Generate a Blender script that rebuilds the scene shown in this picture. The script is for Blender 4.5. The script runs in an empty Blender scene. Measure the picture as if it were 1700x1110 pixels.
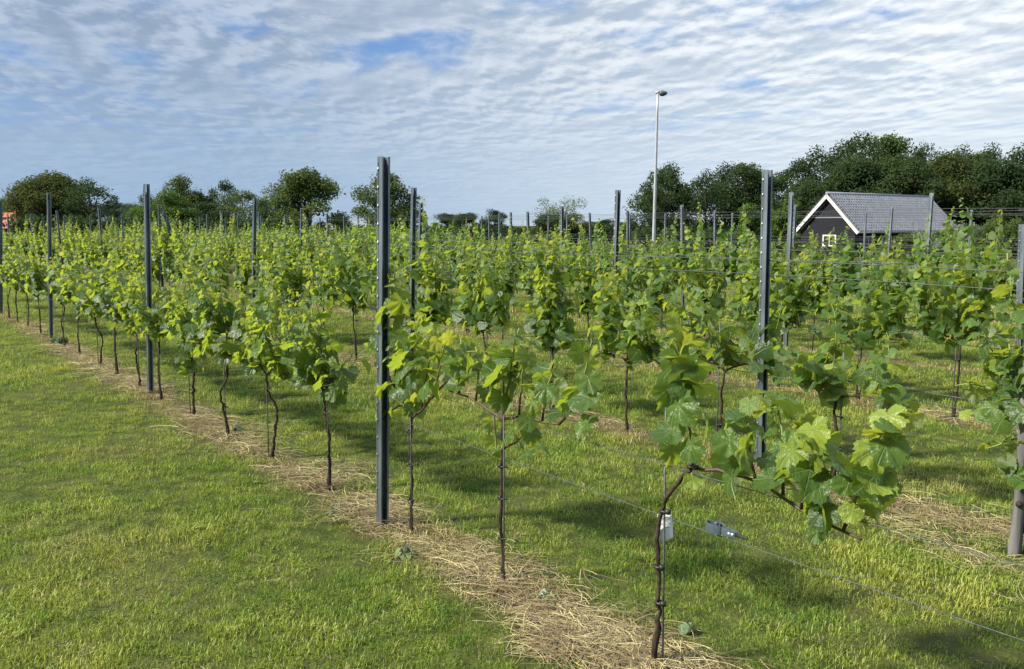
import bpy, math, random
import numpy as np
from mathutils import Vector, Matrix
R = math.radians
scn = bpy.context.scene
COL = scn.collection

# ------------------------------------------------------------------ camera
F, PITCH, H = 1479.3, 0.1224, 1.70            # focal length in photo pixels, pitch, eye height
cd = bpy.data.cameras.new('camera'); cam = bpy.data.objects.new('camera', cd); COL.objects.link(cam)
cam.location = (0, 0, H); cam.rotation_euler = (math.pi/2-PITCH, 0, 0)
cd.sensor_width = 36; cd.lens = F/1700*36; cd.clip_start = .05; cd.clip_end = 4000
scn.camera = cam

# ------------------------------------------------------------------ light, sky, exposure
SUN_AZ, SUN_EL = R(256), R(40)
SDIR = Vector((math.sin(SUN_AZ)*math.cos(SUN_EL), math.cos(SUN_AZ)*math.cos(SUN_EL), math.sin(SUN_EL)))
sl = bpy.data.lights.new('sun', 'SUN'); sl.energy = 4.4; sl.angle = R(5); sl.color = (1, .93, .8)
so = bpy.data.objects.new('sun', sl); COL.objects.link(so); so.rotation_euler = SDIR.to_track_quat('Z', 'Y').to_euler()
scn.view_settings.view_transform = 'Standard'; scn.view_settings.look = 'None'
scn.view_settings.exposure = 1.1; scn.view_settings.gamma = 1
scn.cycles.max_bounces = 8; scn.cycles.transparent_max_bounces = 6
scn.cycles.caustics_reflective = False; scn.cycles.caustics_refractive = False

class NT:
    """small helper for node trees"""
    def __init__(s, tree): s.t = tree; tree.nodes.clear()
    def n(s, typ, ins=None, **kw):
        nd = s.t.nodes.new(typ)
        for k, v in kw.items(): setattr(nd, k, v)
        for k, v in (ins or {}).items():
            sock = nd.inputs[k]
            if isinstance(v, bpy.types.NodeSocket): s.t.links.new(v, sock)
            else: sock.default_value = v
        return nd
    def math(s, op, a, b=0.0, c=None, clamp=False):
        nd = s.n('ShaderNodeMath', operation=op, use_clamp=clamp)
        for i, v in enumerate([a, b] + ([c] if c is not None else [])):
            if isinstance(v, bpy.types.NodeSocket): s.t.links.new(v, nd.inputs[i])
            else: nd.inputs[i].default_value = v
        return nd.outputs[0]
    def mix(s, f, a, b):
        nd = s.n('ShaderNodeMix', data_type='RGBA')
        for k, v in ((0, f), (6, a), (7, b)):
            if isinstance(v, bpy.types.NodeSocket): s.t.links.new(v, nd.inputs[k])
            else: nd.inputs[k].default_value = v if k == 0 else (*v, 1)
        return nd.outputs[2]
    def smooth(s, v, lo, hi, a=0.0, b=1.0):
        nd = s.n('ShaderNodeMapRange', interpolation_type='SMOOTHSTEP')
        s.t.links.new(v, nd.inputs[0])
        for i, x in enumerate((lo, hi, a, b)): nd.inputs[i+1].default_value = x
        return nd.outputs[0]
    def noise(s, vec, scale, detail=4, rough=.55, dist=0.0):
        nd = s.n('ShaderNodeTexNoise', {'Scale': scale, 'Detail': detail, 'Roughness': rough, 'Distortion': dist})
        if vec is not None: s.t.links.new(vec, nd.inputs['Vector'])
        return nd.outputs[0]

W = bpy.data.worlds.new('World'); scn.world = W; W.use_nodes = True
def build_world():
    n = NT(W.node_tree)
    sky = n.n('ShaderNodeTexSky', sky_type='NISHITA', sun_disc=False, sun_elevation=SUN_EL, sun_rotation=SUN_AZ,
              air_density=1.0, dust_density=1.2, ozone_density=1.5)
    tc = n.n('ShaderNodeTexCoord'); sep = n.n('ShaderNodeSeparateXYZ', {0: tc.outputs['Generated']})
    x, y, z = sep.outputs
    zz = n.math('MAXIMUM', z, 0.0)
    inv = n.math('DIVIDE', 1.0, n.math('ADD', zz, .075))
    px, py = n.math('MULTIPLY', x, inv), n.math('MULTIPLY', y, inv)
    P = n.n('ShaderNodeCombineXYZ', {0: px, 1: py}).outputs[0]
    Pr = n.n('ShaderNodeVectorRotate', {0: P, 'Angle': R(-12)}, rotation_type='Z_AXIS').outputs[0]
    Ps = n.n('ShaderNodeVectorMath', {0: Pr, 1: (1.35, .85, 1)}, operation='MULTIPLY').outputs[0]
    warp = n.n('ShaderNodeTexNoise', {'Vector': P, 'Scale': .8, 'Detail': 3.0})
    Ps = n.n('ShaderNodeVectorMath', {0: Ps, 1: n.n('ShaderNodeVectorMath', {0: warp.outputs['Color'], 'Scale': .3}, operation='SCALE').outputs[0]}, operation='ADD').outputs[0]
    off = lambda v, d: n.n('ShaderNodeVectorMath', {0: v, 1: d}, operation='ADD').outputs[0]
    big = n.noise(off(P, (7.3, 2.2, 0)), .5, 3, .5)
    puff = n.noise(Ps, 4.5, 5, .55, .12)
    shade = n.noise(off(Ps, (.05, .06, 0)), 4.5, 5, .55, .12)
    puff2 = n.noise(off(Ps, (3, 1, 4)), 1.7, 4, .5, .1)
    dens = n.math('ADD', n.math('MULTIPLY', puff, .6), n.math('ADD', n.math('MULTIPLY', big, .7), n.math('MULTIPLY', puff2, .7)))
    hole = n.n('ShaderNodeVectorMath', {0: P, 1: (-.45, 3.85, 0)}, operation='DISTANCE').outputs['Value']
    dens = n.math('SUBTRACT', dens, n.smooth(hole, .05, .62, .20, 0.0))
    cover = n.smooth(dens, .70, 1.0)
    amp = n.smooth(n.noise(off(P, (1, 5, 2)), .9, 3), .35, .65, .4, 1.25)
    lit = n.smooth(n.math('ADD', n.math('MULTIPLY', n.math('SUBTRACT', puff, shade), amp), n.math('MULTIPLY', n.math('SUBTRACT', puff2, .5), -.55)), -.17, .17)
    sd = n.n('ShaderNodeVectorMath', {0: tc.outputs['Generated'], 1: SDIR}, operation='DOT_PRODUCT').outputs['Value']
    near = n.smooth(n.n('ShaderNodeVectorMath', {0: tc.outputs['Generated'], 1: (.78, .55, .30)}, operation='DOT_PRODUCT').outputs['Value'], .25, 1.0)
    hi = n.mix(near, (3.05, 3.65, 4.6), (6.6, 6.8, 6.9))
    lo = n.mix(near, (1.85, 2.45, 3.4), (3.5, 4.15, 4.9))
    cloud = n.mix(lit, lo, hi)
    blue = n.mix(near, (.75, 1.7, 3.9), (1.2, 2.4, 4.9))
    skyc = n.mix(.75, sky.outputs[0], blue)
    c1 = n.mix(cover, skyc, cloud)
    hz = n.mix(near, (2.2, 3.1, 4.25), (4.9, 5.5, 6.0))
    haze = n.math('POWER', n.math('SUBTRACT', 1.0, n.smooth(z, .015, .215)), 1.15)
    c2 = n.mix(n.math('MULTIPLY', haze, .86), c1, hz)
    c2 = n.n('ShaderNodeVectorMath', {0: c2, 'Scale': n.smooth(z, .28, .95, 1.0, 1.7)}, operation='SCALE').outputs[0]   # thin cloud brighter overhead, boosted out of view as added fill light
    below = n.smooth(z, -.02, -.005)
    c3 = n.mix(below, (.8, 1.0, .5), c2)
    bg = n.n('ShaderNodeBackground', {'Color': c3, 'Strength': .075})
    out = n.n('ShaderNodeOutputWorld', {'Surface': bg.outputs[0]})
build_world()

# ------------------------------------------------------------------ geometry of the vineyard, fitted to the photograph
TH, PH, PS, RS, P0 = .6456, 2.087, 4.8392, 2.6797, 2.4282
OFF = {1: 4.4229, 2: 3.8548, 3: 8.1456, 4: 7.5472, 5: 7.0458, 6: 11.3221, 7: 10.799, 8: 10.3, 9: 9.8}
DIR = np.array([-math.sin(TH), math.cos(TH), 0]); PER = np.array([math.cos(TH), math.sin(TH), 0])
ROWANG = math.atan2(DIR[1], DIR[0])
def rowpt(k, u, z=0.0, off=0.0): return PER*(P0+(k-1)*RS+off) + DIR*u + np.array([0, 0, z])
CP, SP = math.cos(PITCH), math.sin(PITCH)
def project(p):
    x, y, z = p[0], p[1], p[2]-H
    d = y*CP - z*SP; v = y*SP + z*CP
    if d < .1: return None
    return 850+F*x/d, 555-F*v/d
def ray(px, py):
    a, b = (px-850)/F, (555-py)/F
    return np.array([a, CP+b*SP, -SP+b*CP])
CAMP = np.array([0, 0, H])
def ground(px, py): d = ray(px, py); return CAMP + d*(-H/d[2])
def at(px, py, Y): d = ray(px, py); return CAMP + d*(Y/d[1])
def onplane(px, py, q):      # the vertical plane parallel to the rows, q metres from the camera's foot
    d = ray(px, py); return CAMP + d*(q/(d@PER))
def onrow(px, py, k, off=0.0): return onplane(px, py, P0+(k-1)*RS+off)
def terrain(x, y):
    t = np.clip((np.asarray(y)-42)/30, 0, 1); return -1.0*t*t*(3-2*t)

# ------------------------------------------------------------------ materials
def mat(name):
    m = bpy.data.materials.new(name); m.use_nodes = True
    return m, NT(m.node_tree)
def principled(n, color, rough=.6, metal=0.0, spec=.5, normal=None):
    ins = {'Base Color': color if isinstance(color, bpy.types.NodeSocket) else (*color, 1), 'Roughness': rough, 'Metallic': metal, 'Specular IOR Level': spec}
    if normal is not None: ins['Normal'] = normal
    return n.n('ShaderNodeBsdfPrincipled', ins)
def finish(n, sh): n.n('ShaderNodeOutputMaterial', {'Surface': sh})
def simple(name, c1, c2=None, scale=8, rough=.6, metal=0.0, spec=.5, bump=0.0, detail=5, coord='Object', stretch=None):
    m, n = mat(name)
    v = n.n('ShaderNodeTexCoord').outputs[coord]
    if stretch: v = n.n('ShaderNodeVectorMath', {0: v, 1: stretch}, operation='MULTIPLY').outputs[0]
    f = n.noise(v, scale, detail, .6)
    col = n.mix(n.smooth(f, .3, .7), c1, c2 or tuple(min(1, c*1.35) for c in c1))
    nm = n.n('ShaderNodeBump', {'Strength': bump, 'Distance': .02, 'Height': f}).outputs[0] if bump else None
    finish(n, principled(n, col, rough, metal, spec, nm).outputs[0])
    return m
M = {}
M['steel'] = simple('galvanised_steel', (.12, .145, .175), (.3, .34, .385), 9, .42, .8, .5, .05, stretch=(1, 1, .25))
M['wire'] = simple('wire_steel', (.05, .057, .06), (.10, .107, .11), 30, .6, .4)
M['bark'] = simple('vine_bark', (.022, .015, .011), (.075, .052, .038), 60, .9, 0, .2, .9, stretch=(1, 1, .35))
M['rod'] = simple('grey_rod', (.06, .065, .065), (.12, .125, .12), 40, .65, .2)
M['black'] = simple('black_plastic', (.012, .012, .013), (.02, .02, .02), 20, .5)
M['greyplastic'] = simple('grey_cast', (.045, .066, .082), (.075, .10, .12), 60, .5, .1)
M['paper'] = simple('paper_tag', (.74, .75, .76), (.8, .81, .82), 20, .7)
M['ink'] = simple('faded_ink', (.2, .2, .24), (.3, .3, .34), 60, .8)
M['oldwood'] = simple('weathered_wood', (.065, .065, .068), (.16, .155, .15), 18, .85, 0, .3, .6, stretch=(1, 1, .12))
M['rust'] = simple('rusty_iron', (.07, .035, .022), (.13, .07, .045), 80, .8, .2)
M['trunkbark'] = simple('tree_bark', (.035, .03, .024), (.09, .08, .065), 3, .9, 0, .2, .5)
M['whitepaint'] = simple('white_paint', (.5, .5, .5), (.6, .6, .6), 5, .5)
M['blackboards'] = simple('black_boards', (.011, .012, .017), (.02, .021, .027), 6, .8, 0, .15, .3, stretch=(.15, .15, 8))
M['tile'] = simple('glazed_tile', (.12, .13, .155), (.19, .20, .23), 2.5, .3, 0, .7)
M['glass'] = simple('window_glass', (.012, .014, .017), (.02, .022, .025), 2, .06, 0, .8)
M['lamp_pole'] = simple('grey_painted_pole', (.33, .35, .38), (.42, .44, .46), 2, .45, .2)
M['lamp_head'] = simple('dark_lantern', (.05, .055, .06), (.09, .095, .1), 6, .5)
M['redtile'] = simple('red_tile', (.30, .085, .045), (.42, .14, .08), 2, .7)
M['brownwall'] = simple('brick_wall', (.10, .065, .055), (.17, .11, .09), 4, .85)
M['metalroof'] = simple('pale_metal_roof', (.17, .19, .225), (.23, .25, .28), .6, .9, 0, .1)
M['soil'] = simple('soil', (.07, .045, .03), (.13, .09, .06), 12, .95)

def leaf_material(name, dark, mid, young, trans, under, veins=True, tr=.46, rough=.34):
    m, n = mat(name)
    tone = n.n('ShaderNodeAttribute', attribute_name='tone').outputs['Fac']
    c = n.mix(n.smooth(tone, 0, .5), dark, mid); c = n.mix(n.smooth(tone, .5, 1), c, young)
    t = n.mix(n.smooth(tone, .3, 1), trans, tuple(min(1, a*b) for a, b in zip(trans, (1.35, 1.1, 1.2))))
    nm = None
    pos = n.n('ShaderNodeNewGeometry')
    if veins:
        uv = n.n('ShaderNodeUVMap').outputs[0]
        s = n.n('ShaderNodeSeparateXYZ', {0: uv}); ax = n.math('ABSOLUTE', s.outputs[0]); yy = s.outputs[1]
        ph = n.math('ARCTAN2', ax, yy); rho = n.math('SQRT', n.math('ADD', n.math('MULTIPLY', ax, ax), n.math('MULTIPLY', yy, yy)))
        d = None
        for a in (0.0, .9, 1.92):
            e = n.math('MULTIPLY', n.math('ABSOLUTE', n.math('SUBTRACT', ph, a)), rho)
            d = e if d is None else n.math('MINIMUM', d, e)
        # side veins: ripples along the main veins
        rip = n.math('ABSOLUTE', n.math('SINE', n.math('MULTIPLY', n.math('SUBTRACT', rho, n.math('MULTIPLY', d, .9)), 21.0)))
        side = n.math('MULTIPLY', n.smooth(rip, .0, .17, 1, 0), .45)
        v = n.math('MAXIMUM', n.smooth(d, .008, .03, 1, 0), side)
        c = n.mix(n.math('MULTIPLY', v, .45), c, (.23, .31, .10)); t = n.mix(n.math('MULTIPLY', v, .5), t, (.32, .42, .1))
        f = n.noise(uv, 5, 3)
        nm = n.n('ShaderNodeBump', {'Strength': .5, 'Distance': .012, 'Height': n.math('SUBTRACT', f, n.math('MULTIPLY', v, .5))}).outputs[0]
    sp = n.smooth(n.noise(pos.outputs['Position'], 55, 3), .66, .72)
    c = n.mix(n.math('MULTIPLY', sp, .5), c, (.20, .15, .045))
    f2 = n.noise(pos.outputs['Position'], 16, 2)
    c = n.mix(n.math('MULTIPLY', n.smooth(f2, .35, .75), .3), c, mid)
    c = n.mix(pos.outputs['Backfacing'], c, under)
    p = principled(n, c, rough, 0, .45, nm)
    tb = n.n('ShaderNodeBsdfTranslucent', {'Color': t})
    finish(n, n.n('ShaderNodeMixShader', {0: tr, 1: p.outputs[0], 2: tb.outputs[0]}).outputs[0])
    return m
M['leaf'] = leaf_material('vine_leaf', (.026, .066, .018), (.072, .142, .026), (.25, .33, .044), (.36, .47, .03), (.17, .22, .12))
M['leaf_far'] = leaf_material('vine_leaf_far', (.028, .068, .018), (.07, .14, .026), (.15, .24, .038), (.28, .43, .03), (.16, .21, .11), veins=False, rough=.5)
M['weed'] = leaf_material('weed_leaf', (.10, .16, .09), (.15, .22, .12), (.18, .26, .1), (.2, .28, .08), (.2, .24, .17), veins=False, tr=.2)
M['weed_pale'] = leaf_material('wilted_leaf', (.10, .15, .045), (.17, .23, .08), (.28, .32, .18), (.2, .25, .15), (.36, .4, .33), veins=False, tr=.15)

def cane_material():
    m, n = mat('vine_cane')
    tone = n.n('ShaderNodeAttribute', attribute_name='tone').outputs['Fac']
    c = n.mix(n.smooth(tone, .0, .35), (.055, .032, .02), (.12, .10, .035)); c = n.mix(n.smooth(tone, .35, .8), c, (.2, .27, .07))
    finish(n, principled(n, c, .6).outputs[0]); return m
M['cane'] = cane_material()

def tree_leaf(name, dark, light, tr=.22):
    m, n = mat(name)
    tone = n.n('ShaderNodeAttribute', attribute_name='tone').outputs['Fac']
    info = n.n('ShaderNodeObjectInfo').outputs['Random']
    c = n.mix(n.smooth(tone, 0, 1), dark, light)
    c = n.mix(n.math('MULTIPLY', info, .35), c, tuple(a*b for a, b in zip(light, (1.1, 1.0, .85))))
    p = principled(n, c, .85, 0, .12)
    tb = n.n('ShaderNodeBsdfTranslucent', {'Color': tuple(list(min(1, v*2.1) for v in light)+[1])})
    finish(n, n.n('ShaderNodeMixShader', {0: tr, 1: p.outputs[0], 2: tb.outputs[0]}).outputs[0]); return m
M['tree_dark'] = tree_leaf('tree_leaf_dark', (.022, .042, .017), (.046, .074, .025))
M['tree_mid'] = tree_leaf('tree_leaf_mid', (.038, .065, .02), (.08, .115, .03))
M['tree_brown'] = tree_leaf('tree_leaf_olive', (.036, .052, .016), (.072, .092, .027))
M['tree_fresh'] = tree_leaf('tree_leaf_fresh', (.042, .085, .018), (.085, .14, .028))
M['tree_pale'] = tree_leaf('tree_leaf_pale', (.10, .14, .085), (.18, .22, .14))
M['tree_haze'] = tree_leaf('tree_leaf_far', (.05, .075, .06), (.085, .11, .085))  # bluish distance haze put into the leaf colour itself

def row_weight(n, pos):
    """0..1 along the dry strips under the rows, from ground position"""
    q = n.n('ShaderNodeVectorMath', {0: pos, 1: tuple(PER)}, operation='DOT_PRODUCT').outputs['Value']
    q = n.math('ADD', q, n.math('MULTIPLY', n.math('SUBTRACT', n.noise(pos, 1.7, 3), .5), .55))
    k = n.math('DIVIDE', n.math('SUBTRACT', q, P0), RS)
    kr = n.math('MAXIMUM', n.math('ROUND', k), 0.0)
    d = n.math('MULTIPLY', n.math('ABSOLUTE', n.math('SUBTRACT', k, kr)), RS)
    return n.math('MULTIPLY', n.smooth(d, .05, .30, 1, 0), n.smooth(n.noise(pos, 2.6, 4, .6), .34, .54, .35, 1.0))
def ground_material():
    m, n = mat('ground')
    pos = n.n('ShaderNodeNewGeometry').outputs['Position']
    a, b, c3 = n.noise(pos, .9, 4), n.noise(pos, 9, 4), n.noise(pos, 40, 3)
    c = n.mix(n.smooth(b, .35, .7), (.035, .05, .01), (.075, .09, .02))
    c = n.mix(n.math('MULTIPLY', n.smooth(a, .45, .7), .6), c, (.08, .08, .03))
    s = n.mix(n.smooth(c3, .3, .7), (.045, .032, .018), (.17, .132, .068))
    s = n.mix(n.smooth(n.noise(pos, 4, 4), .5, .62), s, (.07, .045, .03))
    c = n.mix(row_weight(n, pos), c, s)
    nm = n.n('ShaderNodeBump', {'Strength': .8, 'Distance': .03, 'Height': c3}).outputs[0]
    finish(n, principled(n, c, .95, 0, .1, nm).outputs[0]); return m
M['ground'] = ground_material()
def grass_material():
    m, n = mat('grass_blade')
    pos = n.n('ShaderNodeNewGeometry').outputs['Position']
    tone = n.n('ShaderNodeAttribute', attribute_name='tone').outputs['Fac']
    rnd = n.n('ShaderNodeObjectInfo').outputs['Random']
    a, b, e = n.noise(pos, .8, 4, .6), n.noise(pos, 3.1, 4, .6), n.noise(pos, 14, 2)
    c = n.mix(n.smooth(b, .34, .66), (.10, .208, .02), (.275, .38, .042))
    c = n.mix(n.math('MULTIPLY', n.smooth(a, .47, .66), .75), c, (.36, .38, .065))
    c = n.mix(n.math('MULTIPLY', n.smooth(n.noise(pos, .55, 3, .6), .56, .68), .6), c, (.36, .31, .12))
    dry = n.smooth(n.math('ADD', n.math('MULTIPLY', tone, .62), n.math('ADD', n.math('MULTIPLY', e, .3), n.math('MULTIPLY', b, .35))), .78, .92)
    c = n.mix(n.math('MULTIPLY', dry, .8), c, (.34, .29, .13))
    c = n.mix(n.math('MULTIPLY', row_weight(n, pos), n.smooth(tone, .1, .5, .35, .95)), c, n.mix(tone, (.22, .16, .075), (.46, .38, .19)))
    c = n.n('ShaderNodeHueSaturation', {'Color': c, 'Value': n.smooth(tone, 0, 1, .5, 1.5)}).outputs[0]
    p = principled(n, c, .5, 0, .4)
    tb = n.n('ShaderNodeBsdfTranslucent', {'Color': n.mix(.5, c, (.5, .55, .06))})
    finish(n, n.n('ShaderNodeMixShader', {0: .32, 1: p.outputs[0], 2: tb.outputs[0]}).outputs[0]); return m
M['grass'] = grass_material()
def straw_material():
    m, n = mat('dry_straw')
    tone = n.n('ShaderNodeAttribute', attribute_name='tone').outputs['Fac']
    pos = n.n('ShaderNodeNewGeometry').outputs['Position']
    c = n.mix(tone, (.085, .062, .033), (.49, .41, .205))
    c = n.mix(n.math('MULTIPLY', n.smooth(n.noise(pos, 4, 4), .46, .64), .7), c, (.16, .115, .06))
    finish(n, principled(n, c, .7, 0, .3).outputs[0]); return m
M['straw'] = straw_material()

# ------------------------------------------------------------------ mesh helpers
class MB:
    """collects vertices and faces (with a per-vertex tone and uv) and links them as ONE mesh object"""
    def __init__(s): s.v = []; s.f = {3: [], 4: []}; s.t = []; s.uv = []; s.n = 0
    def add(s, v, f3=None, f4=None, tone=0.0, uv=None):
        v = np.asarray(v, float).reshape(-1, 3); k = len(v)
        if f3 is not None and len(f3): s.f[3].append(np.asarray(f3, int).reshape(-1, 3)+s.n)
        if f4 is not None and len(f4): s.f[4].append(np.asarray(f4, int).reshape(-1, 4)+s.n)
        s.v.append(v); s.t.append(np.broadcast_to(np.asarray(tone, float), (k,)))
        s.uv.append(np.zeros((k, 2)) if uv is None else np.asarray(uv, float)); s.n += k
    def box(s, c, size, rot=None, tone=0.0):
        d = np.array([[x, y, z] for x in (-.5, .5) for y in (-.5, .5) for z in (-.5, .5)])*np.asarray(size)
        if rot is not None: d = d @ np.asarray(rot).T
        s.add(d+np.asarray(c), None, [(0, 1, 3, 2), (4, 6, 7, 5), (0, 4, 5, 1), (2, 3, 7, 6), (0, 2, 6, 4), (1, 5, 7, 3)], tone)
    def tube(s, pts, rad, sides=6, tone=0.0, cap=True):
        pts = np.asarray(pts, float); m = len(pts); rad = np.broadcast_to(np.asarray(rad, float), (m,))
        tg = np.gradient(pts, axis=0); tg /= np.linalg.norm(tg, axis=1, keepdims=True)+1e-9
        ref = np.array([0, 0, 1.0]) if abs(tg[:, 2]).mean() < .8 else np.array([1.0, 0, 0])
        a = np.cross(tg, ref); a /= np.linalg.norm(a, axis=1, keepdims=True)+1e-9; b = np.cross(tg, a)
        an = np.arange(sides)*2*math.pi/sides
        v = pts[:, None, :] + rad[:, None, None]*(a[:, None, :]*np.cos(an)[None, :, None] + b[:, None, :]*np.sin(an)[None, :, None])
        i = np.arange(m-1)[:, None]*sides; j = np.arange(sides)[None, :]; j2 = (j+1) % sides
        f4 = np.stack([i+j, i+j2, i+sides+j2, i+sides+j], -1).reshape(-1, 4)
        t = np.repeat(np.broadcast_to(np.asarray(tone, float), (m,)), sides)
        v = v.reshape(-1, 3); f3 = []
        if cap:
            v = np.vstack([v, pts[:1], pts[-1:]]); t = np.append(t, [t[0], t[-1]]); e = m*sides
            f3 = [(e, (k+1) % sides, k) for k in range(sides)] + [(e+1, (m-1)*sides+k, (m-1)*sides+(k+1) % sides) for k in range(sides)]
        s.add(v, f3, f4, t)
    def mesh(s, name, m, smooth=True):
        me = bpy.data.meshes.new(name)
        v = np.vstack(s.v); f3 = np.vstack(s.f[3]) if s.f[3] else np.zeros((0, 3), int); f4 = np.vstack(s.f[4]) if s.f[4] else np.zeros((0, 4), int)
        me.vertices.add(len(v)); me.vertices.foreach_set('co', v.ravel())
        lp = np.concatenate([f3.ravel(), f4.ravel()]); me.loops.add(len(lp)); me.loops.foreach_set('vertex_index', lp.astype(np.int32))
        np_ = len(f3)+len(f4); me.polygons.add(np_)
        st = np.concatenate([np.arange(len(f3))*3, len(f3)*3+np.arange(len(f4))*4]); me.polygons.foreach_set('loop_start', st.astype(np.int32))
        me.polygons.foreach_set('use_smooth', np.full(np_, smooth))
        me.attributes.new('tone', 'FLOAT', 'POINT').data.foreach_set('value', np.concatenate(s.t).astype(np.float32))
        uv = np.vstack(s.uv)
        if uv.any():
            me.uv_layers.new(name='UVMap').data.foreach_set('uv', uv[lp].astype(np.float32).ravel())
        me.update(calc_edges=True); me.validate()
        if m is not None: me.materials.append(m)
        return me
    def build(s, name, m, parent=None, smooth=True):
        return link(name, s.mesh(name, m, smooth), parent)
def link(name, data, parent=None, loc=(0, 0, 0), rz=0):
    o = bpy.data.objects.new(name, data); COL.objects.link(o); o.location = loc; o.rotation_euler = (0, 0, rz)
    if parent: o.parent = parent
    return o
def tag(o, label=None, cat=None, group=None, kind=None):
    for k, v in (('label', label), ('category', cat), ('group', group), ('kind', kind)):
        if v: o[k] = v
    return o
def thing(name, label, cat, loc=(0, 0, 0), rz=0, group=None): return tag(link(name, None, None, loc, rz), label, cat, group)
def copy_tree(o, parent=None):
    c = o.copy(); COL.objects.link(c)
    if parent: c.parent = parent
    for ch in [x for x in o.children]: copy_tree(ch, c)
    return c
ORD = 'zeroth first second third fourth fifth sixth seventh eighth ninth tenth eleventh twelfth thirteenth fourteenth fifteenth sixteenth seventeenth eighteenth nineteenth twentieth'.split()
ROWNAME = {1: 'front', 2: 'second', 3: 'third', 4: 'fourth', 5: 'fifth', 6: 'sixth', 7: 'seventh', 8: 'eighth', 9: 'ninth'}

# ------------------------------------------------------------------ ground
def build_ground():
    xs = np.concatenate([-np.geomspace(1500, 3, 24), np.linspace(-2.5, 2.5, 5), np.geomspace(3, 1500, 24)])
    ys = np.concatenate([[-300, -60, -10], np.linspace(0, 84, 43), np.geomspace(90, 2500, 16)])
    X, Y = np.meshgrid(xs, ys); mb = MB()
    v = np.stack([X, Y, terrain(X, Y)], -1).reshape(-1, 3); nx = len(xs)
    i = np.arange(len(ys)-1)[:, None]*nx + np.arange(nx-1)[None, :]
    mb.add(v, None, np.stack([i, i+1, i+nx+1, i+nx], -1).reshape(-1, 4))
    tag(mb.build('ground', M['ground']), kind='structure')
build_ground()

# ------------------------------------------------------------------ grass and straw (stuff): small tufts set by geometry nodes on points
def tuft_grass(rng, n, rad, hmin, hmax, wid):
    mb = MB()
    for _ in range(n):
        r = rad*math.sqrt(rng.random()); a = rng.uniform(0, 6.283); p = np.array([r*math.cos(a), r*math.sin(a), -.004])
        h = rng.uniform(hmin, hmax); az = rng.uniform(0, 6.283); lean = rng.uniform(.05, .85)
        d = np.array([math.cos(az), math.sin(az), 0]); s = np.array([-d[1], d[0], 0])
        s = s*math.cos(.5)+d*rng.uniform(-.5, .5); w = wid*rng.uniform(.7, 1.25)
        m1 = p + d*h*lean*.3 + np.array([0, 0, h*.6]); m2 = p + d*h*lean*.85 + np.array([0, 0, h*(1-.25*lean)])
        t = rng.random()
        mb.add([p-s*w*.4, p+s*w*.4, m1-s*w*.5, m1+s*w*.5, m2-s*w*.15, m2+s*w*.15], None, [(0, 1, 3, 2), (2, 3, 5, 4)], t)
    return mb
def tuft_clover(rng):
    mb = tuft_grass(rng, 16, .075, .014, .04, .0036)
    for _ in range(13):
        r = .075*math.sqrt(rng.random()); a = rng.uniform(0, 6.283); c = np.array([r*math.cos(a), r*math.sin(a), rng.uniform(.012, .034)])
        for q in range(3):
            b = a+q*2.09; d = np.array([math.cos(b), math.sin(b), rng.uniform(-.1, .35)])*rng.uniform(.007, .0105); e = np.array([-d[1], d[0], 0])*.5
            mb.add([c, c+d*.7+e, c+d*1.1, c+d*.7-e], None, [(0, 1, 2, 3)], rng.uniform(.05, .45))
    return mb
def tuft_straw(rng, n, rad):
    mb = MB()
    for _ in range(n):
        r = rad*math.sqrt(rng.random()); a = rng.uniform(0, 6.283); L = rng.choice([rng.uniform(.03, .09), rng.uniform(.08, .2)], p=[.7, .3]); az = rng.normal(0, .9)
        z = rng.uniform(.003, .026); tilt = rng.normal(0, .12); bend = rng.normal(0, .25)
        p = np.array([r*math.cos(a), r*math.sin(a), z]); pts = []
        for t in (-.5, -.17, .17, .5):
            aa = az+bend*t
            pts.append(p + np.array([math.cos(aa)*L*t, math.sin(aa)*L*t, tilt*L*t - .4*L*t*t*rng.uniform(-.2, .6)]))
        w = rng.uniform(.001, .0021); tt = rng.random()
        q = np.array(pts); q[:, 2] = np.maximum(q[:, 2], .002); s = np.array([-math.sin(az), math.cos(az), rng.normal(0, .4)])*w*.5
        v = np.vstack([q-s, q+s]); mb.add(v, None, [(k, k+1, k+5, k+4) for k in range(3)], tt)
    return mb
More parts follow.
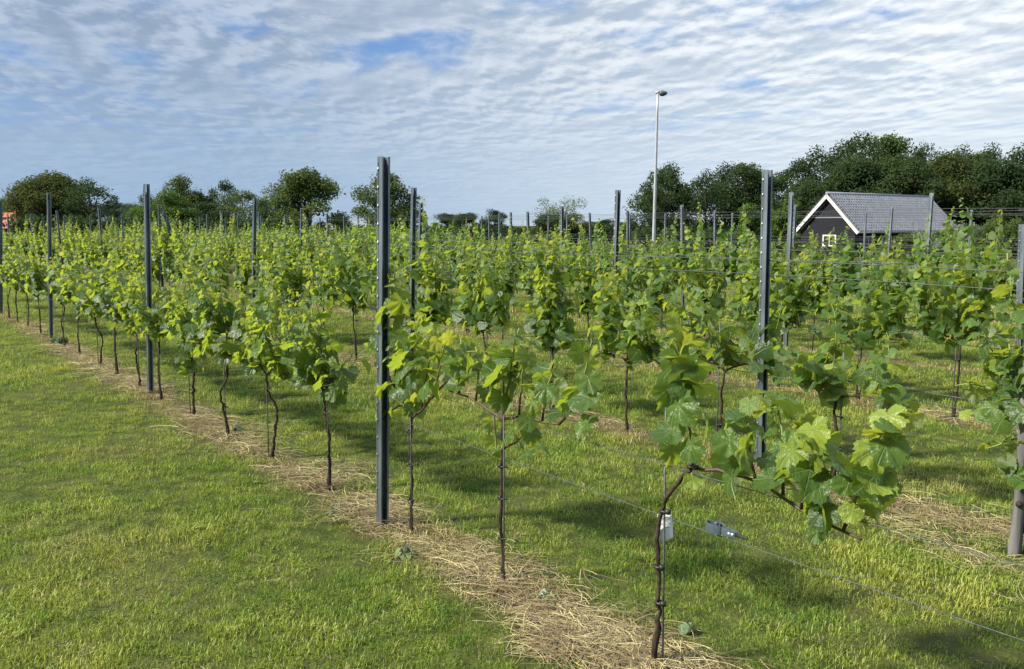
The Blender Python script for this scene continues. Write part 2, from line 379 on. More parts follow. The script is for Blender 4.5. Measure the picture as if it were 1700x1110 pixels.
def scatter(name, pts, rot, scale, protos, m, kind='stuff', label=None):
    c = bpy.data.collections.new(name+'_tufts')
    for i, mb in enumerate(protos):
        c.objects.link(bpy.data.objects.new('tuft', mb.mesh('tuft', m, False)))
    me = bpy.data.meshes.new(name); me.vertices.add(len(pts)); me.vertices.foreach_set('co', np.asarray(pts, np.float32).ravel())
    me.attributes.new('rz', 'FLOAT', 'POINT').data.foreach_set('value', np.asarray(rot, np.float32))
    me.attributes.new('sc', 'FLOAT', 'POINT').data.foreach_set('value', np.asarray(scale, np.float32))
    me.materials.append(m)
    o = link(name, me); o['kind'] = kind
    if label: o['label'] = label
    g = bpy.data.node_groups.new(name, 'GeometryNodeTree')
    g.interface.new_socket('Geometry', in_out='INPUT', socket_type='NodeSocketGeometry')
    g.interface.new_socket('Geometry', in_out='OUTPUT', socket_type='NodeSocketGeometry')
    N, L = g.nodes, g.links
    gi, go = N.new('NodeGroupInput'), N.new('NodeGroupOutput')
    ci = N.new('GeometryNodeCollectionInfo'); ci.inputs[0].default_value = c; ci.inputs[1].default_value = True; ci.inputs[2].default_value = True
    ip = N.new('GeometryNodeInstanceOnPoints'); ip.inputs['Pick Instance'].default_value = True
    mp = N.new('GeometryNodeMeshToPoints'); L.new(gi.outputs[0], mp.inputs[0])
    L.new(mp.outputs[0], ip.inputs['Points']); L.new(ci.outputs[0], ip.inputs['Instance'])
    rv = N.new('FunctionNodeRandomValue'); rv.data_type = 'INT'; rv.inputs[4].default_value = 0; rv.inputs[5].default_value = len(protos)-1
    L.new(rv.outputs[2], ip.inputs['Instance Index'])
    a = N.new('GeometryNodeInputNamedAttribute'); a.inputs[0].default_value = 'rz'
    cx = N.new('ShaderNodeCombineXYZ'); L.new(a.outputs[0], cx.inputs[2]); L.new(cx.outputs[0], ip.inputs['Rotation'])
    b = N.new('GeometryNodeInputNamedAttribute'); b.inputs[0].default_value = 'sc'
    L.new(b.outputs[0], ip.inputs['Scale']); L.new(ip.outputs[0], go.inputs[0])
    o.modifiers.new('scatter', 'NODES').node_group = g
    return o
def vnoise(x, y, s, seed):        # cheap smooth value noise 0..1
    r = np.random.default_rng(seed).random((64, 64)); x, y = np.asarray(x)*s, np.asarray(y)*s
    xi, yi = np.floor(x).astype(int), np.floor(y).astype(int); fx, fy = x-xi, y-yi; fx, fy = fx*fx*(3-2*fx), fy*fy*(3-2*fy)
    g = lambda a, b: r[a % 64, b % 64]
    return (g(xi, yi)*(1-fx)+g(xi+1, yi)*fx)*(1-fy) + (g(xi, yi+1)*(1-fx)+g(xi+1, yi+1)*fx)*fy
def build_grass():
    rng = np.random.default_rng(5)
    P, Sc = [], []
    for d0, d1, dens, sc in ((2.2, 4.5, 330, .85), (4.5, 8, 190, 1.05), (8, 14, 95, 1.35), (14, 26, 40, 1.9)):
        half = .62*d1+1.6; n = int((d1-d0)*2*half*dens)
        x = rng.uniform(-half, half, n); y = rng.uniform(d0, d1, n)
        k = np.abs(x) < .62*y+1.6; x, y = x[k], y[k]
        q = (x*PER[0]+y*PER[1]-P0 + (vnoise(x, y, 1.7, 3)-.5)*.5)/RS; kr = np.maximum(np.round(q), 0); d = np.abs(q-kr)*RS
        keep = rng.random(len(x)) < np.clip((d-.02)/.26, .62, 1); x, y = x[keep], y[keep]
        P.append(np.stack([x, y, np.zeros_like(x)], 1))
        h = .46 + .85*vnoise(x, y, 2.3, 8)*vnoise(x, y, .9, 4)**.5 + .25*(rng.random(len(x)) < .04)
        Sc.append(sc*h*rng.uniform(.8, 1.2, len(x)))
    P, Sc = np.vstack(P), np.concatenate(Sc)
    protos = [tuft_grass(rng, 46, .075, .014, .048, .0036) for _ in range(8)] + [tuft_clover(rng) for _ in range(2)]
    scatter('lawn_grass', P, rng.uniform(0, 6.28, len(P)), Sc, protos, M['grass'], label='short mown green lawn grass growing between the vine rows')
    # dry mown straw along the foot of the rows
    P, Sc = [], []
    for k, n, u0, u1 in ((1, 1300, -.2, 17), (2, 520, 0.5, 24), (3, 380, 1, 26)):
        u = u0 + (u1-u0)*rng.random(n)**1.35; o = rng.normal(.0, .12, n)
        p = PER[None]*(P0+(k-1)*RS+o)[:, None] + DIR[None]*u[:, None]
        w = vnoise(p[:, 0], p[:, 1], 1.3, 21); p = p[rng.random(n) < np.clip((w-.22)*2.4, .12, 1)]
        P.append(p); Sc.append((1+.035*np.linalg.norm(p, axis=1))*rng.uniform(.7, 1.3, len(p)))
    for (px, py, n, sr) in ((945, 1065, 85, .15), (1060, 1085, 30, .13), (790, 925, 40, .17), (880, 1000, 14, .15), (640, 850, 30, .16), (560, 790, 35, .2), (400, 715, 35, .25), (1500, 860, 60, .3), (1640, 920, 40, .22)):
        c = ground(px, py); a = rng.normal(0, sr, n); b = rng.normal(0, sr*.7, n)
        p = c[None] + DIR[None]*a[:, None] + PER[None]*b[:, None]; P.append(p); Sc.append(rng.uniform(.8, 1.4, n))
    n = 240; x = rng.uniform(-4, 4, n); y = rng.uniform(2.3, 9, n)
    P.append(np.stack([x, y, np.full(n, .012)], 1)); Sc.append(rng.uniform(.4, .7, n)*.8)
    P = np.vstack(P); P[:, 2] = np.maximum(P[:, 2], .006); Sc = np.concatenate(Sc)
    protos = [tuft_straw(rng, 16, .11) for _ in range(8)]
    scatter('dry_straw', P, ROWANG+rng.normal(0, .8, len(P)), Sc, protos, M['straw'], label='pale dry mown straw lying along the foot of the vine rows')
build_grass()

# ------------------------------------------------------------------ trellis posts
def post_mesh():
    """open C-section steel post, local x = across the opening, local -y = the open side"""
    w, d = .0245, .024
    prof = [(-w+.008, -d+.004), (-w, -d), (-w, d), (-.010, d), (-.006, d-.009), (.006, d-.009), (.010, d), (w, d), (w, -d), (w-.008, -d+.004)]
    zs = [-.3, .25, .5, .75, 1.0, 1.25, 1.5, 1.75, 1.97, 1.99, PH]
    mb = MB(); v = [(x, y, z) for z in zs for x, y in prof]; k = len(prof); f = []
    for i in range(len(zs)-1):
        for j in range(k-1):
            if i == len(zs)-3+1 and j == 4: continue           # the hole near the top
            f.append((i*k+j, i*k+j+1, (i+1)*k+j+1, (i+1)*k+j))
    mb.add(v, None, f)
    return mb.mesh('steel_post', M['steel'], False)
POSTM = post_mesh()
def hook_mesh(sd):
    z = np.arange(.12, 2.06, .0125); r = np.where(np.arange(len(z)) % 8 == 0, .006, .0016)
    mb = MB(); mb.tube(np.stack([np.full(len(z), sd*.027), np.full(len(z), -.012*sd), z], 1), r, 5); return mb.mesh('hook_edge', M['steel'], False)
HOOKM = [hook_mesh(-1), hook_mesh(1)]
PROTO_POST = None
def add_post(base, top, label, rnd):
    global PROTO_POST
    if PROTO_POST is None:
        o = link('steel_post', POSTM); so_ = o.modifiers.new('thickness', 'SOLIDIFY'); so_.thickness = .0028; so_.offset = 0
        [link('hook_edge', hm, o) for hm in HOOKM]; PROTO_POST = o
    else: o = copy_tree(PROTO_POST)
    ax = Vector(np.asarray(top)-np.asarray(base)); q = Vector((0, 0, 1)).rotation_difference(ax.normalized())
    rz = Matrix.Rotation(ROWANG+math.pi/2+math.pi+R(rnd), 4, 'Z')
    sc = ax.length/PH
    # the open side looks along the row towards the viewer
    rz = Matrix.Rotation(math.atan2(-DIR[1], -DIR[0])+math.pi/2+R(rnd), 4, 'Z')
    o.matrix_world = Matrix.Translation(Vector(base)) @ q.to_matrix().to_4x4() @ rz @ Matrix.Diagonal((1, 1, sc, 1))
    tag(o, label, 'post', 'steel trellis posts standing in the vine rows')
    return o
# measured posts: (row, index): base pixel (or None) and top pixel
MEAS = {(1, 0): ((635, 872), (637, 260)), (1, 1): ((250, 652), (243, 305)), (1, 2): ((85, 562), (81, 320)), (1, 3): ((2, 521), (1, 331)),
        (2, 0): (None, (1274, 282)), (2, 1): (None, (687, 311)), (2, 2): (None, (423, 328)), (2, 3): (None, (264, 339)), (2, 4): (None, (164, 344)), (2, 5): (None, (94, 349)),
        (3, -1): (None, (1699, 372)), (3, 0): ((1017, 587), (1026, 315)), (3, 1): ((694, 537), (699, 336)), (3, 2): (None, (501, 345)), (3, 3): (None, (367, 350)),
        (4, 0): (None, (1314, 319)), (4, 1): (None, (933, 342)), (4, 3): (None, (543, 354)), (5, 0): (None, (1547, 320)), (5, 1): (None, (1132, 340)), (5, 2): (None, (876, 351)),
        (5, 4): (None, (571, 358)), (6, 0): (None, (1321, 340)), (6, 1): (None, (1042, 349)), (6, 2): (None, (848, 352)), (7, 0): (None, (1481, 342)), (7, 1): (None, (1187, 349)), (7, 2): (None, (979, 353))}
POSTLAB = {(1, 0): 'tallest galvanised steel post of the front row, full height in view at centre left', (1, 1): 'slim steel post in the front row, next one behind the tallest post',
           (1, 2): 'steel post in the front row with a shoot of leaves climbing its upper half', (1, 3): 'steel post of the front row cut off by the left edge',
           (2, 0): 'large steel post with white ridge rising in front of the dark wood and house', (3, -1): 'bluish steel post cut off by the right edge of the picture'}
rs = random.Random(3)
POSTS = {}
for k in range(1, 10):
    cand = []
    for i in range(-4, 12):
        b = rowpt(k, OFF[k]+i*PS)
        p = project(b + np.array([0, 0, 1.8]))
        if p is None or not -20 < p[0] < 1730 or math.hypot(b[0], b[1]) > 48 or b[1] < 2: continue
        cand.append((i, b, p))
    cand.sort(key=lambda c: -c[2][0])
    for j, (i, b, p) in enumerate(cand):
        if (k, i) == (1, -1): continue
        t = b + np.array([rs.gauss(0, .012), rs.gauss(0, .012), PH+rs.gauss(0, .02)])
        if (k, i) in MEAS:
            bp, tp = MEAS[(k, i)]
            if bp: b = onrow(bp[0], bp[1], k); b[2] = 0; b = ground(*bp) if k == 1 else b
            dd = math.hypot(b[0], b[1]); t = at(tp[0], tp[1], b[1]); t = at(tp[0], tp[1], b[1])
        lab = POSTLAB.get((k, i)) or 'grey steel post of the %s row, %s steel post from the right in that row' % (ROWNAME[k], ORD[j+1])
        add_post(b, t, lab, rs.gauss(0, 4)); POSTS[(k, i)] = b

# ------------------------------------------------------------------ wires
def add_wire(k, z, label, rad=.0017, u0=None, u1=None):
    us = np.linspace(u0 if u0 is not None else -1.5, u1 if u1 is not None else 26+2.5*k, 60)
    sag = .018*np.sin((us-OFF[k])/PS*math.pi)**2
    pts = np.array([rowpt(k, u, z-s) for u, s in zip(us, sag)]); pts = pts[pts[:, 1] > 1.2]
    mb = MB(); mb.tube(pts, rad*(1 if k == 1 else 1.5 if k == 2 else 1.7), 5)
    o = mb.build('trellis_wire', M['wire']); tag(o, label, 'wire', 'trellis wires along the vine rows')
HT = {.62: 'lowest', .66: 'lowest', .82: 'second lowest', .72: 'second lowest', 1.36: 'second highest', 1.46: 'highest', 1.94: 'top'}
add_wire(1, .62, 'lowest thin wire of the front row, holding the grey tensioner')
add_wire(1, .82, 'upper thin wire of the front row, carrying the near vine arm')
for k in (2, 3, 4):
    for z in (.66, .72, 1.36, 1.46): add_wire(k, z, '%s thin steel wire strung along the %s vine row' % (HT[z], ROWNAME[k]))
for k in (5, 6, 7, 8, 9):
    for z in (1.36, 1.94): add_wire(k, z, '%s thin steel wire strung along the %s vine row' % ('lower' if z < 1.5 else 'top', ROWNAME[k]), u0=2)

# ------------------------------------------------------------------ vines
def leaf_template(npt, ring, lobe=1.0):
    key = [(0, 1.0), (12, .90), (26, .79), (40, .88), (53, .93), (66, .83), (80, .72), (95, .77), (110, .78), (128, .69), (150, .60), (166, .46), (176, .14)]
    key = [(a, r if a in (0, 176) else (.86-.0019*a)+(r-(.86-.0019*a))*lobe if a < 150 else r) for a, r in key]
    ka, kr = np.array([a for a, _ in key]), np.array([r for _, r in key])
    half = np.linspace(0, 176, npt//2)
    if npt <= 12: half = np.array([0, 27, 53, 82, 110, 155])[:npt//2] if npt == 12 else np.array([0, 45, 95, 150])
    r = np.interp(half, ka, kr)
    if ring: r = r*(1+.05*np.where(np.arange(len(half)) % 2 == 0, 1, -1))
    ang = np.concatenate([half, -half[1:][::-1]]); rr = np.concatenate([r, r[1:][::-1]])
    x, y = rr*np.sin(np.radians(ang)), rr*np.cos(np.radians(ang)); n = len(ang)
    def zf(x, y): q = np.hypot(x, y); return .24*np.abs(x) - .34*q*q + .07*np.sin(7*np.arctan2(x, y))*q
    if ring:
        X = np.concatenate([[0], x*.52, x]); Y = np.concatenate([[0], y*.52, y])
        f3 = [(0, 1+(i+1) % n, 1+i) for i in range(n)]; f4 = [(1+i, 1+(i+1) % n, 1+n+(i+1) % n, 1+n+i) for i in range(n)]
    else:
        X = np.concatenate([[0], x]); Y = np.concatenate([[0], y]); f3 = [(0, 1+(i+1) % n, 1+i) for i in range(n)]; f4 = []
    return np.stack([X, Y, zf(X, Y)], 1), np.array(f3), np.array(f4).reshape(-1, 4) if len(f4) else None
TEMPL = {'hi': leaf_template(46, True), 'hi2': leaf_template(42, True, .55), 'mid': leaf_template(20, False), 'mid2': leaf_template(18, False, .5), 'lo': leaf_template(8, False)}
def unit(v): return v/(np.linalg.norm(v, axis=-1, keepdims=True)+1e-9)
def add_leaves(mb, res, pos, nrm, tip, size, tone, rng):
    if res+'2' in TEMPL:
        k = rng.random(len(pos)) < .5
        for sub, kk in ((res, k), (res+'2', ~k)):
            if kk.any(): add_leaves_one(mb, sub, pos[kk], nrm[kk], tip[kk], size[kk], tone[kk], rng)
    else: add_leaves_one(mb, res, pos, nrm, tip, size, tone, rng)
def add_leaves_one(mb, res, pos, nrm, tip, size, tone, rng):
    V, f3, f4 = TEMPL[res]; n = len(pos); m = len(V)
    nrm = unit(nrm); y = unit(tip - (tip*nrm).sum(1, keepdims=True)*nrm); x = np.cross(y, nrm)
    cz = rng.uniform(.3, 1.7, n)*np.where(rng.random(n) < .2, -.6, 1); sx = rng.uniform(.82, 1.14, n); tw = rng.normal(0, .3, n); bd = rng.normal(-.08, .2, n)
    v = pos[:, None] + size[:, None, None]*(x[:, None]*(V[None, :, :1]*sx[:, None, None]) + y[:, None]*V[None, :, 1:2] + nrm[:, None]*(V[None, :, 2:]*cz[:, None, None] + tw[:, None, None]*(V[:, :1]*V[:, 1:2])[None] + bd[:, None, None]*(V[:, 1:2]**2)[None]))
    o = (np.arange(n)*m)[:, None, None]
    mb.add(v.reshape(-1, 3), (f3[None]+o).reshape(-1, 3), (f4[None]+o).reshape(-1, 4) if f4 is not None else None,
           np.repeat(tone, m), np.tile(V[:, :2], (n, 1)))
class Vine:
    """collects one vine: trunk tubes, cane tubes, leaves"""
    def __init__(s, rng, res='mid', leaf=.1): s.rng = rng; s.res = res; s.leaf = leaf; s.tr = MB(); s.ca = MB(); s.L = []
    def trunk(s, pts, r0=.0105, r1=.008):
        pts = np.asarray(pts); t = np.linspace(0, 1, 26 if s.res == 'hi' else 12)
        tt = np.linspace(0, 1, len(pts)); q = np.stack([np.interp(t, tt, pts[:, i]) for i in range(3)], 1)
        q[1:-1] += s.rng.normal(0, .0035, q[1:-1].shape)
        rad = np.interp(t, [0, .06, .14, 1], [r0*1.3, r0*1.5, r0, r1])*s.rng.uniform(.8, 1.3, len(t))
        s.tr.tube(q, rad, 7 if s.res == 'hi' else 5)
        return q
    def cane(s, pts, r0=.006, r1=.0025, leaves=True, t0=0.0, step=.062, size=1.0, tone0=0.0, young=1.0, wood=0.0, start=.03, taper=.72):
        rng = s.rng; pts = np.asarray(pts, float)
        seg = np.linalg.norm(np.diff(pts, axis=0), axis=1); cum = np.concatenate([[0], np.cumsum(seg)]); L = cum[-1]
        m = max(5, int(L/.05)); d = np.linspace(0, L, m); q = np.stack([np.interp(d, cum, pts[:, i]) for i in range(3)], 1)
        if len(pts) > 2:
            for _ in range(2): q[1:-1] = (q[:-2]+2*q[1:-1]+q[2:])/4
        q[1:-1] += rng.normal(0, .003, q[1:-1].shape)
        s.ca.tube(q, np.linspace(r0, r1, m), 6 if s.res == 'hi' else 4, np.clip(np.linspace(tone0, young, m), 0, 1))
        if not leaves: return q
        a = start+rng.uniform(0, step); side = rng.uniform(0, 6.283)
        while a < L:
            t = a/L; p = np.array([np.interp(a, d, q[:, i]) for i in range(3)])
            side += math.pi+rng.normal(0, .7)
            out = np.array([math.cos(side), math.sin(side), 0])
            s.leaf_at(p, out, size*(1-taper*max(0, t*1.05-.05)**2.2)*rng.uniform(.72, 1.18), np.clip(t**2.4*.9*young+tone0*.8+rng.normal(.12, .16), 0, 1))
            a += step*(1-.45*t)*rng.uniform(.75, 1.3)
        return q
    def leaf_at(s, p, out, size, tone, petiole=None, nrm=None, tip=None):
        rng = s.rng; pl = (petiole if petiole is not None else rng.uniform(.5, .95))*s.leaf*size
        e = p + pl*unit(out*.9+np.array([0, 0, rng.uniform(.05, .6)]))
        up = np.array([0, 0, 1.0])
        nv = nrm if nrm is not None else up*rng.uniform(.25, .95)+out*rng.uniform(.25, .9)+rng.normal(0, .33, 3)
        tv = tip if tip is not None else out*rng.uniform(.4, 1)-up*rng.uniform(.15, .95)+rng.normal(0, .3, 3)
        s.L.append((e, nv, tv, s.leaf*size, tone))
        if s.res == 'hi' and pl > .012: s.ca.tube([p, (p+e)/2+np.array([0, 0, .004]), e], .0013, 3, .85, False)
    def tendril(s, p, d, L):
        q = [np.array(p)]; d = np.array(d, float)
        for _ in range(7):
            d = unit(d+s.rng.normal(0, .28, 3)); q.append(q[-1]+d*L/7)
        s.ca.tube(q, np.linspace(.0015, .0008, 8), 3, .5, False)
    def leaves(s):
        mb = MB(); e, nv, tv, sz, to = (np.array(x) for x in zip(*s.L)); add_leaves(mb, s.res, e, nv, tv, sz, to, s.rng); return mb
    def parts(s): return (('trunk', s.tr.mesh('vine_trunk', M['bark'])), ('canes', s.ca.mesh('vine_canes', M['cane'])), ('foliage', s.leaves().mesh('vine_foliage', M['leaf'] if s.res != 'lo' else M['leaf_far'])))
def gen_vine(seed, top=1.3, hz=.68, width=.47, nsh=8, leaf=.095, res='mid', step=.062, basal=14, spread=.1, tall=0):
    rng = np.random.default_rng(seed); V = Vine(rng, res, leaf)
    k = rng.normal(0, .025, 2)
    head = np.array([rng.normal(0, .03), rng.normal(0, .015), hz-.06])
    V.trunk([(0, 0, -.02), (k[0]*.5, k[1]*.5, .18), (k[0], k[1], .36), (head[0]*.6, head[1], .5), head])
    arms = []
    for sd in (-1, 1):
        wv = width*rng.uniform(.75, 1.12)
        a = V.cane([head, head+(sd*.09, rng.normal(0, .01), .05), (sd*wv*.6, rng.normal(0, .015), hz+.02+rng.normal(0, .015)), (sd*wv, rng.normal(0, .02), hz+rng.normal(0, .03))], .0075, .0045, False, young=.12)
        arms.append(a)
    if res == 'hi':
        for _ in range(4): V.tendril(arms[0][-1]+rng.normal(0, .1, 3)+np.array([0, 0, .3]), rng.normal(0, 1, 3)+(0, 0, .6), rng.uniform(.08, .16))
    for i in range(nsh):
        a = arms[i % 2]; j = rng.integers(0, len(a)); b = a[j]
        L = (top-hz)*rng.uniform(.45, 1.1)*(1.42 if rng.random() < .24 else 1); dx, dy = rng.normal(0, spread), rng.normal(0, spread*1.15)
        if tall and i == 0: L = tall-hz; dx *= .4; dy *= .4
        pts = [b, b+(dx*.3, dy*.4, L*.33), b+(dx*.7+rng.normal(0, .02), dy*.9, L*.68), b+(dx*1.2+rng.normal(0, .03), dy*1.5, L)]
        V.cane(pts, .0042, .0016, True, step=step, tone0=.04, taper=.8 if not (tall and i == 0) else .86)
        if tall and i == 0:
            for _ in range(3): V.tendril(pts[-1]-np.array([0, 0, rng.uniform(0, .25)]), rng.normal(0, 1, 3)+(0, 0, .4), rng.uniform(.1, .2))
    for i in range(basal):
        a = arms[rng.integers(0, 2)]; b = a[rng.integers(0, len(a))]; an = rng.uniform(0, 6.283)
        V.leaf_at(b+rng.normal(0, .02, 3), np.array([math.cos(an), math.sin(an), rng.uniform(-.5, .3)]), rng.uniform(.7, 1.1), rng.uniform(0, .3))
    return V
def stake_parts(root, pts=None, h=1.0, ties=(.22, .4, .6), rng=random, rad=.0042):
    off = (rng.choice((-1, 1))*.024, .012)
    mb = MB(); mb.tube([(off[0], off[1], -.05), (off[0], off[1], h)], rad, 6); st = mb.build('stake', M['rod'], root)
    for z in ties:
        z += rng.uniform(-.03, .03); mb = MB()
        a = np.linspace(0, 2*math.pi, 9); mb.tube(np.stack([off[0]*.5+.02*np.cos(a), off[1]*.5+.013*np.sin(a), np.full(9, z)], 1), .0032, 5)
        mb.box((off[0]*.5+.02, off[1], z), (.014, .012, .016)); mb.build('tie', M['black'], st)
    return st
def place_parts(parts, root):
    for nm, me in parts: link(nm, me, root)

# --- the three nearest vines of the front row, drawn from their own canes in the plane of the row
def hand_vine(basepx, row, label, trunkpx, canes, leaf, seed, q=None, res='hi', stake=None, ties=(), extra=()):
    qq = q if q is not None else P0+(row-1)*RS
    base = onplane(*basepx, qq); base[2] = 0
    root = thing('grape_vine', label, 'vine', tuple(base), ROWANG, 'grapevines of the %s row' % ROWNAME[row])
    rng = np.random.default_rng(seed); V = Vine(rng, res, leaf)
    Rm = np.array([[math.cos(ROWANG), math.sin(ROWANG), 0], [-math.sin(ROWANG), math.cos(ROWANG), 0], [0, 0, 1]])
    def loc(px, py, off=0.0): return Rm @ (onplane(px, py, qq+off)-base)
    tp = [loc(*p) for p in trunkpx]; tp[0][2] = -.02
    V.trunk(tp, .0088, .0065)
    for c in canes:
        kw = dict(c[1]); V.cane([loc(*p) for p in c[0]], **kw)
    for (px, py, off, sz, tone) in extra:
        p = loc(px, py, off); an = rng.uniform(0, 6.283); V.leaf_at(p, np.array([math.cos(an), math.sin(an), 0]), sz, tone, petiole=.1)
    place_parts(V.parts(), root)
    return root, V, loc
ARM = dict(leaves=False, r0=.007, r1=.0045, young=.15)
near, VN, nloc = hand_vine((1086, 1104), 1, 'nearest vine, one bent arm reaching right, white paper tag on its thin trunk',
    [(1086, 1106), (1092, 1040), (1094, 1000), (1094, 940), (1091, 890), (1096, 852), (1112, 818), (1133, 790), (1150, 775)],
    [([(1150, 775), (1178, 777), (1205, 784), (1255, 798), (1300, 822), (1340, 855), (1362, 870), (1400, 880), (1430, 895)], ARM),
     ([(1150, 775), (1147, 735), (1142, 690), (1137, 640), (1133, 590), (1130, 550), (1124, 532)], dict(step=.062, size=1.12, r0=.0055, taper=.5, start=.06)),
     ([(1255, 798), (1245, 760), (1235, 722), (1240, 690), (1262, 662)], dict(step=.05, size=1.0, taper=.45, start=.0)),
     ([(1205, 784), (1215, 755), (1228, 735)], dict(step=.05, size=1.05, taper=.2, start=.0)),
     ([(1300, 822), (1298, 770), (1300, 720), (1292, 680)], dict(step=.055, size=1.0, taper=.4, start=.0)),
     ([(1330, 845), (1332, 790), (1345, 740), (1350, 705)], dict(step=.045, size=1.0, taper=.4, start=.0)),
     ([(1355, 866), (1372, 820), (1378, 775), (1384, 745)], dict(step=.05, size=1.0, taper=.3, start=.0)),
     ([(1400, 880), (1422, 825), (1446, 770), (1462, 715), (1480, 686), (1502, 680)], dict(step=.06, size=1.0, taper=.4, start=.02)),
     ([(1362, 870), (1370, 890), (1350, 880)], dict(step=.05, size=.6, taper=.2, start=.0)),
     ([(1430, 860), (1442, 842), (1428, 850)], dict(step=.04, size=.75, tone0=.45, taper=.2, start=.0))],
    .080, 21, extra=[(1112, 560, -.02, 1.0, .75), (1150, 570, 0, .9, .8), (1118, 590, .01, 1.0, .7), (1160, 640, -.01, 1.1, .3), (1115, 640, -.03, 1.15, .35), (1165, 690, -.03, 1.0, .25), (1110, 745, 0, .95, .5), (1128, 600, -.04, 1.2, .5), (1215, 700, -.03, 1, .5), (1360, 800, -.04, 1.0, .4), (1150, 612, -.03, 1.35, .3), (1135, 668, -.03, 1.3, .12), (1118, 712, -.02, 1.1, .2), (1290, 660, -.04, 1.1, .5), (1345, 728, -.05, 1.15, .75), (1240, 745, -.05, 1.2, .2), 
                     (1385, 770, -.03, 1.2, .35), (1150, 795, 0, .6, .8), (1422, 858, 0, .7, .9), (1455, 800, 0, 1.0, .8), (1512, 690, 0, .55, .9), (1475, 690, 0, .9, .95), (1465, 720, -.02, .9, 1), (1450, 745, -.03, .95, .9), (1440, 800, -.04, .9, 1), (1128, 545, -.02, .8, 1), (1110, 575, -.02, .9, .95), (1350, 715, -.06, .95, .9), (1265, 665, -.04, .8, 1)])
def near_extras():
    st = MB(); pb, pt = nloc(1100, 1108, .01), nloc(1106, 640, .01); pb[2] = -.05; st.tube([pb, pt], .004, 6); s = st.build('stake', M['rod'], near)
    for (px, py) in ((1094, 940), (1096, 1000), (1104, 848), (1150, 774)):
        p = nloc(px, py, -.005); mb = MB(); a = np.linspace(0, 2*math.pi, 10)
        mb.tube(np.stack([p[0]+.019*np.cos(a), p[1]+.015*np.sin(a), np.full(10, p[2])], 1), .005, 5)
        mb.box(p+np.array([-.018, .004, .002]), (.018, .016, .018)); mb.box(p+np.array([.017, 0, -.004]), (.01, .012, .014)); mb.build('tie', M['black'], s)
    # paper tag: a curled sheet hanging behind the trunk
    tagroot = None
    c = nloc(1101, 873, .022); nx, nz = 7, 10; w, h = .056, .088
    v, f = [], []
    for j in range(nz):
        for i in range(nx):
            u, t = i/(nx-1)-.5, j/(nz-1); x = -u*w - .012*t*t*u; y = .005*math.cos(u*3.5)+.006*t*t
            z = .5*h-h*t - .03*max(0, t-.7)*3.3*(.5-u); y -= .02*max(0, t-.6)**2*6*(.5-u)+.01; v.append((c[0]-u*w*.62+(x+u*w)+.12*z-.02*max(0, t-.75)*(.5-u), c[1]+y-u*w*.78, c[2]+z))
    for j in range(nz-1):
        for i in range(nx-1): a = j*nx+i; f.append((a, a+1, a+nx+1, a+nx))
    mb = MB(); mb.add(v, None, f); o = mb.build('paper_tag', M['paper'])
    o.location = near.location; o.rotation_euler = near.rotation_euler; so_ = o.modifiers.new('thickness', 'SOLIDIFY'); so_.thickness = .0008
    tag(o, 'small white curled paper tag tied to the trunk of the nearest vine', 'tag')
    mb = MB()
    for (u0, u1, t) in ((.12, .42, .16), (.12, .42, .2), (.12, .38, .24), (-.4, -.1, .15), (-.4, -.15, .2), (-.38, -.2, .25), (.1, .4, .42), (-.3, -.05, .42), (.05, .35, .58)):
        i = np.linspace(u0, u1, 6); x = -i*w-.012*t*t*i; y = .005*np.cos(i*3.5)+.006*t*t - .0016; z = .5*h-h*t
        q = np.stack([c[0]-i*w*.62+(x+i*w)-.002+.12*z, c[1]+y+.0034-.01-i*w*.78, np.full(6, c[2]+z)], 1); vv = np.vstack([q, q+np.array([0, 0, .0022])]); mb.add(vv, None, [(k, k+1, k+7, k+6) for k in range(5)])
    for s in (1,):
        lp = mb.build('print', M['ink'], o)
near_extras()
vb, VB, bloc = hand_vine((835, 985), 1, 'sparse vine with spreading arms and long right shoot, second vine right of tallest post',
    [(835, 987), (834, 930), (832, 870), (833, 800), (834, 750), (835, 690)],
    [([(835, 745), (850, 738), (872, 722), (884, 690), (892, 650)], dict(step=.06, size=.95, r0=.006, taper=.5, start=.04)),
     ([(835, 700), (812, 682), (790, 665), (762, 652), (745, 648)], ARM),
     ([(835, 695), (862, 690), (900, 700), (928, 704)], ARM),
     ([(928, 704), (950, 685), (964, 650), (972, 610), (982, 570), (986, 546)], dict(step=.058, size=1.05, r0=.0065, taper=.6, start=.03)),
     ([(835, 690), (842, 650), (850, 605), (855, 570), (862, 545)], dict(step=.05, size=1.1, taper=.55)),
     ([(862, 690), (866, 640), (872, 590), (880, 560)], dict(step=.05, size=1.1, taper=.55)),
     ([(790, 665), (795, 630), (800, 600), (790, 575)], dict(step=.05, size=1.0, taper=.5)),
     ([(762, 652), (768, 615), (772, 580), (765, 562)], dict(step=.05, size=1.0, taper=.5)),
     ([(900, 700), (905, 655), (915, 620), (930, 600)], dict(step=.055, size=.95, taper=.5)),
     ([(820, 690), (822, 740), (826, 770)], dict(step=.05, size=.75, taper=.2))], .080, 33,
    extra=[(770, 590, -.04, 1.3, .3), (830, 590, -.05, 1.4, .25), (900, 745, 0, .8, .6), (880, 755, 0, .7, .3), (975, 700, -.02, 1.0, .3), (980, 660, -.03, 1.1, .25), (800, 640, -.06, 1.2, .1), (830, 620, -.06, 1.2, .4)])
stake_parts(vb, h=1.0, rng=random.Random(1))
